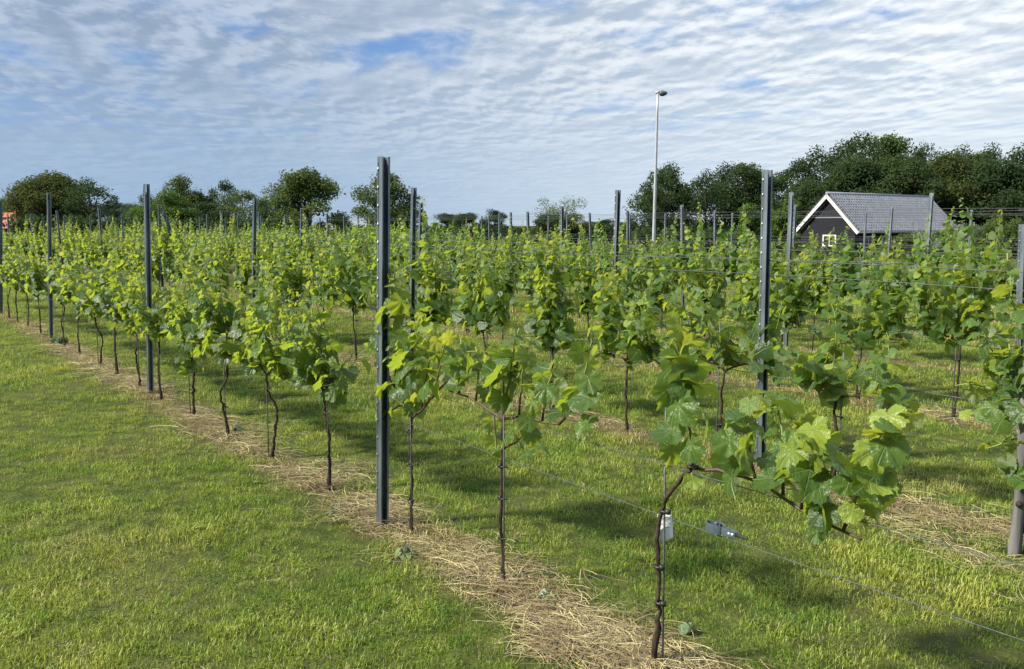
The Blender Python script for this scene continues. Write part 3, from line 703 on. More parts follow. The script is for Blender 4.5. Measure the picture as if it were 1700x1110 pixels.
vc, VC, cloc = hand_vine((684, 902), 1, 'vine just right of the tallest steel post, one shoot climbing beside it',
    [(684, 905), (682, 850), (683, 790), (681, 740), (683, 695)],
    [([(683, 695), (668, 668), (655, 640), (640, 610), (620, 600)], ARM), ([(683, 695), (700, 680), (718, 660), (735, 640), (748, 630)], ARM),
     ([(655, 640), (658, 590), (662, 540), (658, 490), (656, 455), (652, 440)], dict(step=.055, size=1.15, taper=.6, r0=.0055)),
     ([(640, 610), (645, 570), (640, 530)], dict(step=.05, size=1.0, taper=.4)),
     ([(668, 668), (680, 610), (690, 560), (700, 520)], dict(step=.045, size=1.1, taper=.55)),
     ([(700, 680), (708, 620), (715, 570), (722, 540)], dict(step=.045, size=1.1, taper=.55)),
     ([(718, 660), (730, 610), (738, 570), (745, 545)], dict(step=.05, size=1.0, taper=.5)),
     ([(683, 695), (690, 670), (700, 655)], dict(step=.04, size=.9, taper=.2)), ([(668, 672), (650, 680), (640, 690)], dict(step=.05, size=.8, taper=.2))], .082, 45,
    extra=[(660, 560, -.05, 1.15, .25), (655, 590, -.06, 1.3, .1), (690, 600, -.05, 1.2, .2), (725, 640, -.04, 1.1, .15), (645, 640, -.05, 1.2, .05), (665, 500, -.02, 1.0, .5)])
stake_parts(vc, h=1.0, rng=random.Random(2))
# --- the rest of the front row, one mesh set each
FRONT = [((547, 815), 1.24), ((451, 755), 1.26), ((380, 722), 1.28), ((320, 688), 1.24), ((268, 660), 1.2), ((233, 640), 1.22), ((195, 620), 1.24), ((166, 602), 1.22), ((133, 585), 1.18), ((108, 572), 1.22), ((68, 550), 1.22), ((47, 539), 1.2), ((30, 530), 1.22), ((16, 522), 1.2), ((-10, 510), 1.2), ((-32, 500), 1.2)]
FLAB = ['bushy vine just left of the tallest steel post, pale leaves at its top', 'leafy vine of the front row, second vine left of the tallest steel post', 'front row vine with crooked kinked trunk, third left of the tallest post',
        'front row vine with low leaf cluster on its trunk, fourth left of tallest post', 'front row vine standing just right of the slim second steel post', 'front row vine standing just left of the slim second steel post']
for i, (px, top) in enumerate(FRONT):
    b = onrow(*px, 1); b[2] = 0
    b = rowpt(1, b @ DIR)
    lab = FLAB[i] if i < len(FLAB) else ('leafy front row vine, %s vine left of the slim second steel post' % ORD[i-4])
    root = thing('grape_vine', lab, 'vine', tuple(b), ROWANG, 'grapevines of the front row')
    V = gen_vine(100+i, top=top, nsh=13, leaf=.082, res='hi' if i < 6 else 'mid', step=.05, basal=14, spread=.11, width=.41)
    if i == 3:
        for _ in range(14): V.leaf_at(np.array([V.rng.normal(0, .05), V.rng.normal(0, .04), V.rng.uniform(.4, .6)]), unit(V.rng.normal(0, 1, 3))*(1, 1, .2), V.rng.uniform(.6, .95), V.rng.uniform(0, .2))
    place_parts(V.parts(), root); stake_parts(root, h=.95, rng=random.Random(i+10), ties=(.25, .5) if i < 8 else (.4,))
# --- rows two and three: twelve kinds of vine shared among them; farther rows: simpler ones
MIDV = [gen_vine(300+i, top=1.48, nsh=12, leaf=.086, res='mid', step=.05, basal=15, spread=.11, width=.42).parts() for i in range(9)]
TALLV = [gen_vine(340+i, top=1.48, nsh=13, leaf=.087, res='mid', step=.048, basal=15, spread=.11, width=.42, tall=t).parts() for i, t in enumerate((1.76, 1.98, 1.68))]
LOWV = [gen_vine(360+i, top=1.2, nsh=11, leaf=.084, res='mid', step=.052, basal=10, spread=.13, width=.52).parts() for i in range(4)]
def far_mesh(seed, tall=0):
    V = gen_vine(seed, top=1.43, nsh=13, leaf=.112, res='lo', step=.058, basal=24, spread=.14, width=.5, tall=tall)
    return V.parts()
FARV = [far_mesh(400+i, 1.7 if i % 3 == 0 else 0) for i in range(10)]
rr = random.Random(11)
CAND = []
for k in range(2, 10):
    for i in range(-5, 11):
        for j in range(5):
            u = OFF[k]+i*PS-(j+.62)*PS/5 if k == 2 else OFF[k]+i*PS-(j+.5)*PS/5
            u += rr.gauss(0, .03); b = rowpt(k, u, 0, rr.gauss(0, .02)); p = project(b+np.array([0, 0, 1.2])); dist = math.hypot(b[0], b[1])
            if p is None or b[1] < 2 or not -50 < p[0] < 1770 or dist > 46: continue
            pg = project(b)
            if k == 2 and pg[0] > 1480: continue
            if (k == 6 and pg[0] > 900) or (k >= 7 and pg[0] > 680): continue     # young rows, still without vines
            CAND.append((dist, k, i, j, b, p[0], pg))
CAND.sort(key=lambda c: c[0])
PROTO = {}
rest = []
NIND = 278
cnt = {}
order = {}
for k in (2, 3):                                     # position of each vine along its row, for the labels
    order[k] = {}
    s = sorted([c for c in CAND if c[1] == k], key=lambda c: -c[5])
    for n_, c in enumerate(s): order[k][(c[2], c[3])] = n_
def vine_label(k, i, j, px):
    if k in (2, 3):
        pn = [(abs(project(q+np.array([0, 0, 1]))[0]-px), kk[1], project(q+np.array([0, 0, 1]))[0]) for kk, q in POSTS.items() if kk[0] == k]
        right = sorted([x for x in pn if x[2] >= px], key=lambda x: x[2])
        allp = sorted([x for x in pn], key=lambda x: -x[2])
        if right:
            m = [a[1] for a in allp].index(right[0][1])+1
            nth = sum(1 for c in CAND if c[1] == k and px < c[5] < right[0][2])+1
            return "%s row vine, %s left of that row's %s steel post from the right" % (ROWNAME[k], ORD[nth], ORD[m])
        nth = sum(1 for c in CAND if c[1] == k and allp[0][2] < c[5] < px)+1
        return "%s row vine, %s right of that row's rightmost steel post" % (ROWNAME[k], ORD[nth])
    return 'green vine of the %s row, mostly hidden by nearer rows, leafy top showing' % ROWNAME[k]
for n_, (dist, k, i, j, b, px, pg) in enumerate(CAND):
    if n_ >= NIND: rest.append((b, k)); continue
    if k == 2 and pg[0] > 1120: fam, idx = 'low', rr.randrange(4)
    elif k <= 3: fam, idx = ('tall', rr.randrange(3)) if rr.random() < .28 else ('mid', rr.randrange(9))
    elif k == 4 and dist < 20: fam, idx = 'mid', rr.randrange(9)
    else: fam, idx = 'far', rr.randrange(10)
    if k == 2 and abs(pg[0]-752) < 45: fam, idx = 'tall', 1
    if k == 3 and min(abs(pg[0]-1405), abs(pg[0]-1500)) < 38: fam, idx = 'tall', 0
    staked = k == 2 or (k == 3 and dist < 16)
    key = (fam, idx, staked)
    if key not in PROTO:
        root = thing('grape_vine', None, 'vine'); place_parts({'low': LOWV, 'tall': TALLV, 'mid': MIDV, 'far': FARV}[fam][idx], root)
        if staked: stake_parts(root, h=.95, rng=random.Random(idx), ties=(.25, .5), rad=.005)
        PROTO[key] = root
    else: root = copy_tree(PROTO[key])
    root.location = b; root.rotation_euler = (0, 0, ROWANG+(math.pi if rr.random() < .5 else 0)+rr.gauss(0, .06))
    s = rr.uniform(.86, 1.12) if k > 2 else rr.uniform(.92, 1.06); w_ = rr.uniform(.85, 1.1); s = min(s, .9) if k >= 3 and 1325 < px < 1445 else s; root.scale = (w_, w_, s)
    tag(root, vine_label(k, i, j, px), 'vine', 'grapevines of the %s row' % ROWNAME[k])
if rest:
    mb = MB(); rng = np.random.default_rng(9)
    for (b, k) in rest:
        n = 46; p = np.stack([rng.normal(0, .33, n), rng.normal(0, .14, n), rng.uniform(.7, 1.5, n)], 1)
        c, s = math.cos(ROWANG), math.sin(ROWANG); p = np.stack([p[:, 0]*c-p[:, 1]*s, p[:, 0]*s+p[:, 1]*c, p[:, 2]], 1)+b
        add_leaves(mb, 'lo', p, rng.normal(0, .5, (n, 3))+(0, 0, .5), rng.normal(0, 1, (n, 3))-(0, 0, .4), rng.uniform(.1, .17, n), rng.uniform(.1, .9, n), rng)
        mb.tube([b, b+np.array([0, 0, .8])], .02, 4, 0)
    tag(mb.build('distant_vines', M['leaf_far']), 'far ends of the back vine rows', None, None, 'stuff')

# --- right edge: weathered wooden post wrapped by a vine
def wood_post():
    b = ground(1685, 921); mb = MB(); q = []
    for z in np.linspace(-.1, 1.0, 14): q.append(b+np.array([.006*math.sin(z*5), .006*math.cos(z*4), z]))
    mb.tube(q, np.linspace(.032, .026, 14)*np.random.default_rng(4).uniform(.94, 1.06, 14), 10)
    a = ground(1680, 921)
    root = thing('wooden_post', 'weathered grey wooden post at the right edge, top hidden in vine leaves', 'post')
    mb.build('shaft', M['oldwood'], root)
    k = MB(); p = b+np.array([-.012, -.034, .28]); k.tube([p+np.array([0, .012, 0]), p, p+np.array([0, -.006, 0])], [.018, .013, .004], 8); k.build('knot', M['bark'], root)
    return float(b @ PER)
qw = wood_post()
wv, VW, wloc = hand_vine((1704, 914), 2, 'bright leafed vine hanging around the grey wooden post at right edge',
    [(1704, 916), (1702, 850), (1703, 790), (1700, 700)],
    [([(1700, 700), (1670, 660), (1640, 640), (1610, 632), (1585, 640)], dict(step=.06, size=.95, tone0=.25, taper=.3)),
     ([(1700, 720), (1680, 730), (1655, 745), (1635, 745)], dict(step=.045, size=.95, taper=.3)),
     ([(1700, 700), (1690, 650), (1680, 605), (1675, 570)], dict(step=.045, size=1.05, taper=.4)),
     ([(1690, 650), (1650, 590), (1625, 540), (1615, 490)], dict(step=.05, size=.95, taper=.5)),
     ([(1695, 640), (1690, 560), (1680, 480), (1672, 420)], dict(step=.05, size=.95, taper=.5)),
     ([(1700, 660), (1660, 690), (1610, 690)], dict(step=.05, size=.95, taper=.4, tone0=.2)),
     ([(1702, 760), (1690, 780), (1682, 795)], dict(step=.04, size=.9, taper=.2)),
     ([(1700, 690), (1715, 640), (1722, 580)], dict(step=.05, size=1.0, taper=.4)),
     ([(1670, 660), (1662, 625), (1650, 600)], dict(step=.045, size=1.0, tone0=.2, taper=.3))], 0.078, 77, q=qw+.03,
    extra=[(1690, 790, -.07, .9, .3), (1675, 775, -.07, .9, .2), (1698, 800, -.07, .9, .4), (1650, 660, -.04, 1, .5), (1640, 700, -.03, .9, .6), (1675, 640, -.05, 1.1, .4), (1690, 590, -.04, 1, .6), (1670, 590, -.02, .9, .7), (1620, 650, 0, .9, .7), (1690, 740, -.06, 1.1, .2), (1670, 770, -.06, 1.0, .3), (1700, 680, -.07, 1.1, .2), (1660, 700, -.05, 1.0, .5), (1690, 620, -.06, 1.1, .4)])

# ------------------------------------------------------------------ small things on the wires
def rot_to(d):
    d = unit(np.asarray(d, float)); a = unit(np.cross([0, 0, 1.0], d)); return np.stack([d, a, np.cross(d, a)], 1)
def tensioner():
    c = onrow(1194, 878, 1); root = thing('wire_tensioner', 'grey cast wire tensioner on the lowest front row wire, right of the paper tag', 'tensioner', tuple(c), math.atan2(-DIR[1], -DIR[0]))
    mb = MB(); a = np.linspace(.35, 2*math.pi-.35, 22)      # an open oval loop of flat strap with a tapering tail
    path = np.stack([-.018+.038*np.cos(a), .021*np.sin(a)], 1); path = np.vstack([[(.075, .006), (.045, .011)], path, [(.045, -.011), (.075, -.006)]])
    n = len(path); t = np.gradient(path, axis=0); nn = unit(np.stack([-t[:, 1], t[:, 0]], 1)); hh = np.interp(np.arange(n), [0, 4, n-5, n-1], [.010, .017, .017, .010])
    v = []
    for i in range(n):
        for (o, z) in ((-.002, -1), (.002, -1), (.002, 1), (-.002, 1)): v.append((path[i, 0]+nn[i, 0]*o, path[i, 1]+nn[i, 1]*o, z*hh[i]))
    f = [(i*4+j, i*4+(j+1) % 4, i*4+4+(j+1) % 4, i*4+4+j) for i in range(n-1) for j in range(4)] + [(0, 3, 2, 1), ((n-1)*4, (n-1)*4+1, (n-1)*4+2, (n-1)*4+3)]
    mb.add(v, None, f); mb.build('strap', M['greyplastic'], root, False)
    mb = MB(); a = np.linspace(0, 2*math.pi, 15); mb.tube(np.stack([np.full(15, -.012), np.zeros(15), np.linspace(-.022, .022, 15)], 1), .008, 10); mb.build('spool', M['greyplastic'], root)
    mb = MB()
    for x in (.052, .066): mb.tube([(x, -.0125, .001), (x, .0125, .001)], .0042, 8)
    mb.build('rivet', M['paper'], root)
    mb = MB(); a = np.linspace(0, 9*2*math.pi, 90); mb.tube(np.stack([np.linspace(.07, .125, 90), .005*np.cos(a), .005*np.sin(a)], 1), .0018, 4); mb.build('twisted_wire', M['wire'], root)
tensioner()
RINGS = [(912, 428, 2, 'rusty ring tensioner on the upper wires of the second row above mid vines', .03), (776, 548, 2, 'dark ring tensioner on a lower wire of the second row under leaves', .022), (601, 416, 2, 'rusty ring tensioner on the upper wires just left of the tallest post', .026)]
for (px, py, k, lab, rad) in RINGS:
    c = onrow(px, py, k, -.03); a = np.linspace(0, 2*math.pi, 25)
    root = thing('ring_tensioner', lab, 'tensioner', tuple(c), ROWANG, 'ring tensioners on the wires')
    mb = MB(); mb.tube(np.stack([rad*1.25*np.cos(a), .012*np.sin(a), rad*.8*np.sin(a)], 1), .0055, 6); mb.build('ring', M['rust'], root)
    mb = MB(); mb.tube([(-rad*1.2, 0, 0), (-rad*2.2, .01, .004)], .005, 6); mb.tube([(-rad*.9, .02, rad*.5), (rad*.9, .02, -rad*.1)], .004, 5); mb.build('clip', M['rust'], root)

# ------------------------------------------------------------------ weeds at the foot of the row
def weed(px, py, size, n, label, m, seed, flat=.5):
    rng = np.random.default_rng(seed); c = ground(px, py); mb = MB(); a = rng.uniform(0, 6.283, n)
    out = np.stack([np.cos(a), np.sin(a), np.zeros(n)], 1); e = c + out*size*rng.uniform(.1, .6, (n, 1)) + np.array([0, 0, 1])*size*rng.uniform(.15, .75, (n, 1))
    add_leaves(mb, 'mid', e, out*.5+np.array([0, 0, 1])*flat+rng.normal(0, .35, (n, 3)), out-np.array([0, 0, .3])+rng.normal(0, .3, (n, 3)), size*rng.uniform(.45, .9, n), rng.uniform(0, 1, n), rng)
    for i in range(n): mb.tube([c, (c+e[i])/2+np.array([0, 0, size*.1]), e[i]], .0016, 3, .3, False)
    tag(mb.build('weed_plant', m), label, 'weed', 'weeds at the foot of the front row')
weed(672, 925, .06, 16, 'wilted grey green weed at the foot of the vine beside the tallest post', M['weed_pale'], 1)
weed(553, 853, .05, 5, 'small bright green weed in the straw left of the tallest post', M['weed'], 2, .2)
weed(905, 1000, .045, 13, 'wilted whitish weed in the straw between the two nearest vines', M['weed_pale'], 3)
weed(395, 718, .055, 12, 'low grey weed in the straw at the crooked kinked trunk', M['weed_pale'], 4)
weed(98, 573, .13, 16, 'tall green weed clump at the foot of the leaf-climbed front post', M['weed'], 5, .2)
weed(1140, 1050, .05, 7, 'small green weed in the straw at the foot of the nearest vine', M['weed'], 7, .3)

# ------------------------------------------------------------------ street lamp
def street_lamp():
    Y = 56; b = at(1085, 400, Y); z0 = float(terrain(b[0], Y)); t = at(1092, 154, Y)
    root = thing('street_lamp', 'tall pale grey street lamp post with a small dark lantern at its top', 'street lamp', (b[0], b[1], z0)); d = t-np.array([b[0], b[1], z0])
    mb = MB(); q = np.array([d*s for s in np.linspace(0, 1, 10)]); mb.tube(q, np.linspace(.115, .065, 10), 12); mb.build('pole', M['lamp_pole'], root)
    mb = MB(); mb.tube([d+np.array([-.13, 0, .02]), d+np.array([.14, 0, .06])], .075, 8); mb.build('bracket', M['lamp_pole'], root)
    mb = MB(); q = np.array([(.1, 0, -.02), (.18, 0, -.02), (.35, 0, -.03), (.5, 0, -.01), (.58, 0, .02)])+d; mb.tube(q, [.10, .17, .17, .11, .05], 10); mb.build('lantern', M['lamp_head'], root)
street_lamp()

# ------------------------------------------------------------------ houses
def dark_house():
    Y0 = 78; a = at(1373, 324, Y0); W2, L = 3.1, 17.0; ang = R(52.6)
    g = np.array([math.cos(ang), -math.sin(ang)*1.0]); r = np.array([math.sin(ang), math.cos(ang)])   # g: along the gable, r: along the ridge (away to the right)
    zr, ze = a[2], a[2]-3.15; zg = -1.25
    root = thing('dark_house', 'low black boarded house with grey glazed tile roof and white gable boards', 'house', (a[0], a[1], zg), 0)
    def P(u, v, z): return np.array([g[0]*u+r[0]*v, g[1]*u+r[1]*v, z-zg])   # u across the gable, v along the ridge
    Rm = np.array([[g[0], r[0], 0], [g[1], r[1], 0], [0, 0, 1]])
    wu = W2-.45; wt = ze+.22
    mb = MB()
    v = [P(-wu, .3, zg-.3), P(wu, .3, zg-.3), P(wu, .3, wt+.2), P(0, .3, zr-.32), P(-wu, .3, wt+.2), P(-wu, L-.3, zg-.3), P(wu, L-.3, zg-.3), P(wu, L-.3, wt+.2), P(0, L-.3, zr-.32), P(-wu, L-.3, wt+.2)]
    mb.add(v, [(2, 3, 4), (7, 9, 8)], [(0, 1, 2, 4), (5, 9, 7, 6), (1, 6, 7, 2), (0, 4, 9, 5)]); mb.build('wall', M['blackboards'], root, False)
    # tile roof: wavy courses, one mesh
    mb = MB(); ncol, nrow = 44, 14; slope = math.hypot(W2, zr-ze)
    for sd in (-1, 1):
        px = np.linspace(0, L, ncol*8+1)
        for c in range(nrow):
            rows_ = []
            for (tt, lift) in ((c/nrow, .085), ((c+1.06)/nrow, .155)):
                nrm_u, nrm_z = (zr-ze)/slope, W2/slope
                wv_ = lift+.15*np.cos(2*math.pi*px/L*ncol)
                rows_.append(np.array([P(sd*(W2*tt+nrm_u*w), p, zr-(zr-ze)*tt+nrm_z*w) for p, w in zip(px, wv_)]))
            low = np.array([q-np.array([0, 0, .12]) for q in rows_[1]]); n = len(px); v = np.vstack(rows_+[low]); i = np.arange(n-1)
            f = np.concatenate([np.stack([i, i+1, i+n+1, i+n], 1), np.stack([i+n, i+n+1, i+2*n+1, i+2*n], 1)])
            mb.add(v, None, f if sd > 0 else f[:, ::-1])
    rf = mb.build('roof', M['tile'], root)
    mb = MB(); mb.tube([P(0, -.05, zr+.17), P(0, L+.05, zr+.17)], .15, 10); mb.build('ridge_cap', M['metalroof'], rf)
    sl_ = math.hypot(W2, zr-ze)
    for sd in (-1, 1):
        d = unit(P(sd*W2, 0, ze)-P(0, 0, zr)); m = (P(sd*W2, 0, ze)+P(0, 0, zr))/2; yv = np.append(r, 0); zv = np.cross(d, yv)
        mb = MB(); mb.box(m+np.array([0, 0, -.06])-yv*.06, (sl_+.1, .06, .27), np.stack([d, yv, zv], 1)); mb.build('barge_board', M['whitepaint'], root, False)
    mb = MB(); mb.tube([P(W2+.08, -.05, ze-.03), P(W2+.08, L+.05, ze-.03)], .09, 8); mb.build('gutter', M['metalroof'], root)
    mb = MB(); mb.box(P(0, .26, ze+1.25), (3.2, .05, .1), Rm); mb.build('tie_beam', M['metalroof'], root, False)
    def window(u, v, z, w, h, onside):
        fr, gl, mbb = MB(), MB(), MB()
        ax = np.append(r if onside else g, 0); nrm = np.append(g if onside else -r, 0); RR = np.stack([ax, nrm, [0, 0, 1]], 1); c = P(u, v, z)
        for s in (-1, 1):
            fr.box(c+ax*s*w/2+nrm*.03, (.13, .1, h+.13), RR); fr.box(c+np.array([0, 0, s*h/2])+nrm*.03, (w-.13, .1, .13), RR)
        fr.box(c+nrm*.03, (.07, .08, h-.13), RR); f = fr.build('window', M['whitepaint'], root, False)
        gl.box(c+nrm*.012, (w-.13, .02, h-.13), RR); gl.build('pane', M['glass'], f, False)
    window(.25, .3, ze-.75, 1.2, .9, False)
    window(W2-.45, 2.3, ze-.85, 1.1, .9, True); window(W2-.45, 5.2, ze-.85, 1.5, .9, True)
dark_house()
def red_house():
    Y = 105; a = at(2, 352, Y); b = at(28, 376, Y); root = thing('red_roofed_house', 'house with orange red tiled roof at the far left edge, under dark trees', 'house', (a[0], a[1], -1.0))
    w = b[0]-a[0]; h = a[2]-b[2]; mb = MB(); zr = a[2]+1
    mb.add([(-w-6, 0, zr-h-.2), (-6, 3, zr), (0, 3, zr), (w, 0, zr-h-.2), (w, 6, zr-h-.2), (-w-6, 6, zr-h-.2)], [(2, 3, 4)], [(0, 3, 2, 1), (5, 1, 2, 4)]); mb.build('roof', M['redtile'], root, False)
    mb = MB(); mb.box(((-6)/2, 3, (zr-h-.2)/2), (2*w+5.2, 5.4, zr-h-.2)); mb.build('wall', M['brownwall'], root, False)
    mb = MB(); n = 9
    for i in range(n):
        t = i/(n-1); mb.box((w*t+.05, 3-3*t, zr-(h+.2)*t+.12), (w/n*1.05, .5, .22))
    mb.build('hip_tiles', M['redtile'], root, False)
red_house()
def barn():
    Y = 150; a, b = at(536, 371, Y), at(645, 371, Y); root = thing('long_barn', 'long low barn with pale grey roof on the horizon left of the tallest post', 'barn', ((a[0]+b[0])/2, Y, -1)); L = b[0]-a[0]
    ztop = a[2]+1.6; z1 = at(600, 381, Y)[2]+1; mb = MB()
    mb.add([(-L/2, 0, z1), (L/2, 0, z1), (L/2, 5, ztop), (-L/2, 5, ztop), (-L/2, 10, z1), (L/2, 10, z1)], [(1, 5, 2), (0, 3, 4)], [(0, 1, 2, 3), (3, 2, 5, 4)]); mb.build('roof', M['metalroof'], root, False)
    mb = MB(); mb.box((0, 5, z1/2-.05), (L-.8, 9.4, z1)); mb.build('wall', M['brownwall'], root, False)
barn()

# ------------------------------------------------------------------ trees: crown of leaf clumps on a limbed trunk (unit: height 1, width as given)
def tree_parts(seed, wid, nblob, nleaf, mname, leafsz=.02, low=.12, gap=.0, shape='round', flat=.95):
    rng = np.random.default_rng(seed); tr = MB(); cr = MB()
    blobs = []
    for _ in range(nblob*6):
        if len(blobs) >= nblob: break
        a = rng.uniform(0, 6.283); t = rng.uniform(0, 1)
        z = low+(.93-low)*t
        env = {'round': math.sqrt(max(.04, 1-(2*max(t, .36)-.92)**2))*(1 if t > .36 else .82+.5*t), 'cone': 1.05-.8*t, 'tall': .55+.45*math.sin(math.pi*min(1, t*1.1)), 'vase': .3+.75*math.sqrt(t)*math.sqrt(max(0.1, 1.35-t))}[shape]
        rad = wid/2*env*math.sqrt(rng.uniform(.12, 1))*.86
        p = np.array([rad*math.cos(a), rad*math.sin(a), z]); br = rng.uniform(.08, .15)*max(.75, wid*1.1)
        if gap and any(np.linalg.norm(p-q) < gap for q, _ in blobs): continue
        blobs.append((p, br))
    tr.tube([(0, 0, -.05), (.004, 0, .1), (rng.normal(0, .01), rng.normal(0, .01), .35), (rng.normal(0, .02), rng.normal(0, .02), .8)], [.022, .017, .012, .003], 7)
    for p, br in blobs:
        z0 = max(.1, p[2]*rng.uniform(.45, .75)); s = np.array([rng.normal(0, .005), rng.normal(0, .005), z0])
        tr.tube([s, (s+p)/2+np.array([0, 0, -.02]), p], [.006, .004, .0015], 4)
        n = int(nleaf*rng.uniform(.7, 1.3)); d = unit(rng.normal(0, 1, (n, 3))); rr_ = br*(rng.uniform(.25, 1, (n, 1))**.6)*(1+.3*rng.normal(0, .4, (n, 1)))
        c = p + d*rr_*(1.15, 1.15, flat)
        nv = unit(d*.6+rng.normal(0, .6, (n, 3))+(0, 0, .3)); tv = rng.normal(0, 1, (n, 3)); y = unit(tv-(tv*nv).sum(1, keepdims=True)*nv); x = np.cross(y, nv)
        sz = leafsz*rng.uniform(.6, 1.3, n)[:, None]; bt = rng.uniform(.1, .8)
        v = np.stack([c-y*sz, c+x*sz*.62+nv*sz*.2, c+y*sz, c-x*sz*.62+nv*sz*.2], 1).reshape(-1, 3)
        cr.add(v, None, np.arange(4*n).reshape(-1, 4), np.repeat(np.clip(bt+rng.normal(0, .1, n), 0, 1), 4))
    return tr, cr
KINDS = {
 'broad': [dict(wid=.85, nblob=46, nleaf=332, leafsz=0.0141, low=.06)]*2 + [dict(wid=.8, nblob=40, nleaf=332, leafsz=0.0148, low=.09)],
 'loose': [dict(wid=.75, nblob=34, nleaf=210, leafsz=0.0133, low=.1, gap=.07), dict(wid=.8, nblob=30, nleaf=210, leafsz=0.0133, low=.12, gap=.08)],
 'tall': [dict(wid=.55, nblob=44, nleaf=297, leafsz=0.0118, low=.06, shape='tall'), dict(wid=.6, nblob=42, nleaf=280, leafsz=0.0118, low=.1, shape='tall')],
 'dome': [dict(wid=1.05, nblob=70, nleaf=402, leafsz=0.0148, low=.08)],
 'willow': [dict(wid=1.1, nblob=26, nleaf=157, leafsz=0.0148, low=.3, gap=.09, shape='vase')],
 'bush': [dict(wid=1.3, nblob=34, nleaf=297, leafsz=0.0259, low=.05)],
 'young': [dict(wid=.6, nblob=30, nleaf=210, leafsz=0.0163, low=.1, shape='cone')]}
TCACHE = {}
tr_rng = random.Random(8)
def add_tree(px, top, wpx, Y, kind, m, label, name='tree', group=None, zbase=-1.0):
    t = at(px, top, Y); b = np.array([t[0], t[1], zbase]); h = t[2]-zbase
    var = tr_rng.randrange(len(KINDS[kind])); key = (kind, var, m); kw = KINDS[kind][var]
    if key not in TCACHE:
        tr, cr = tree_parts(hash((kind, var)) % 1000 if False else sum(map(ord, kind))+var*7, mname=m, **kw)
        root = thing(name, label, 'tree' if 'bush' not in name else 'bush', tuple(b)); tr.build('trunk', M['trunkbark'], root); cr.build('crown', M[m], root, False); TCACHE[key] = root
    else: root = copy_tree(TCACHE[key]); root.name = name
    root.location = b; root.rotation_euler = (0, 0, tr_rng.uniform(0, 6.283))
    w = wpx*1.36/F*Y/kw['wid']; root.scale = (w, w, h)
    root['label'] = label; root['category'] = 'bush' if 'bush' in name else 'tree'
    if group: root['group'] = group
GL, GW, GF = 'trees along the left horizon', 'trees of the dark wood on the right', 'far pale trees on the horizon'
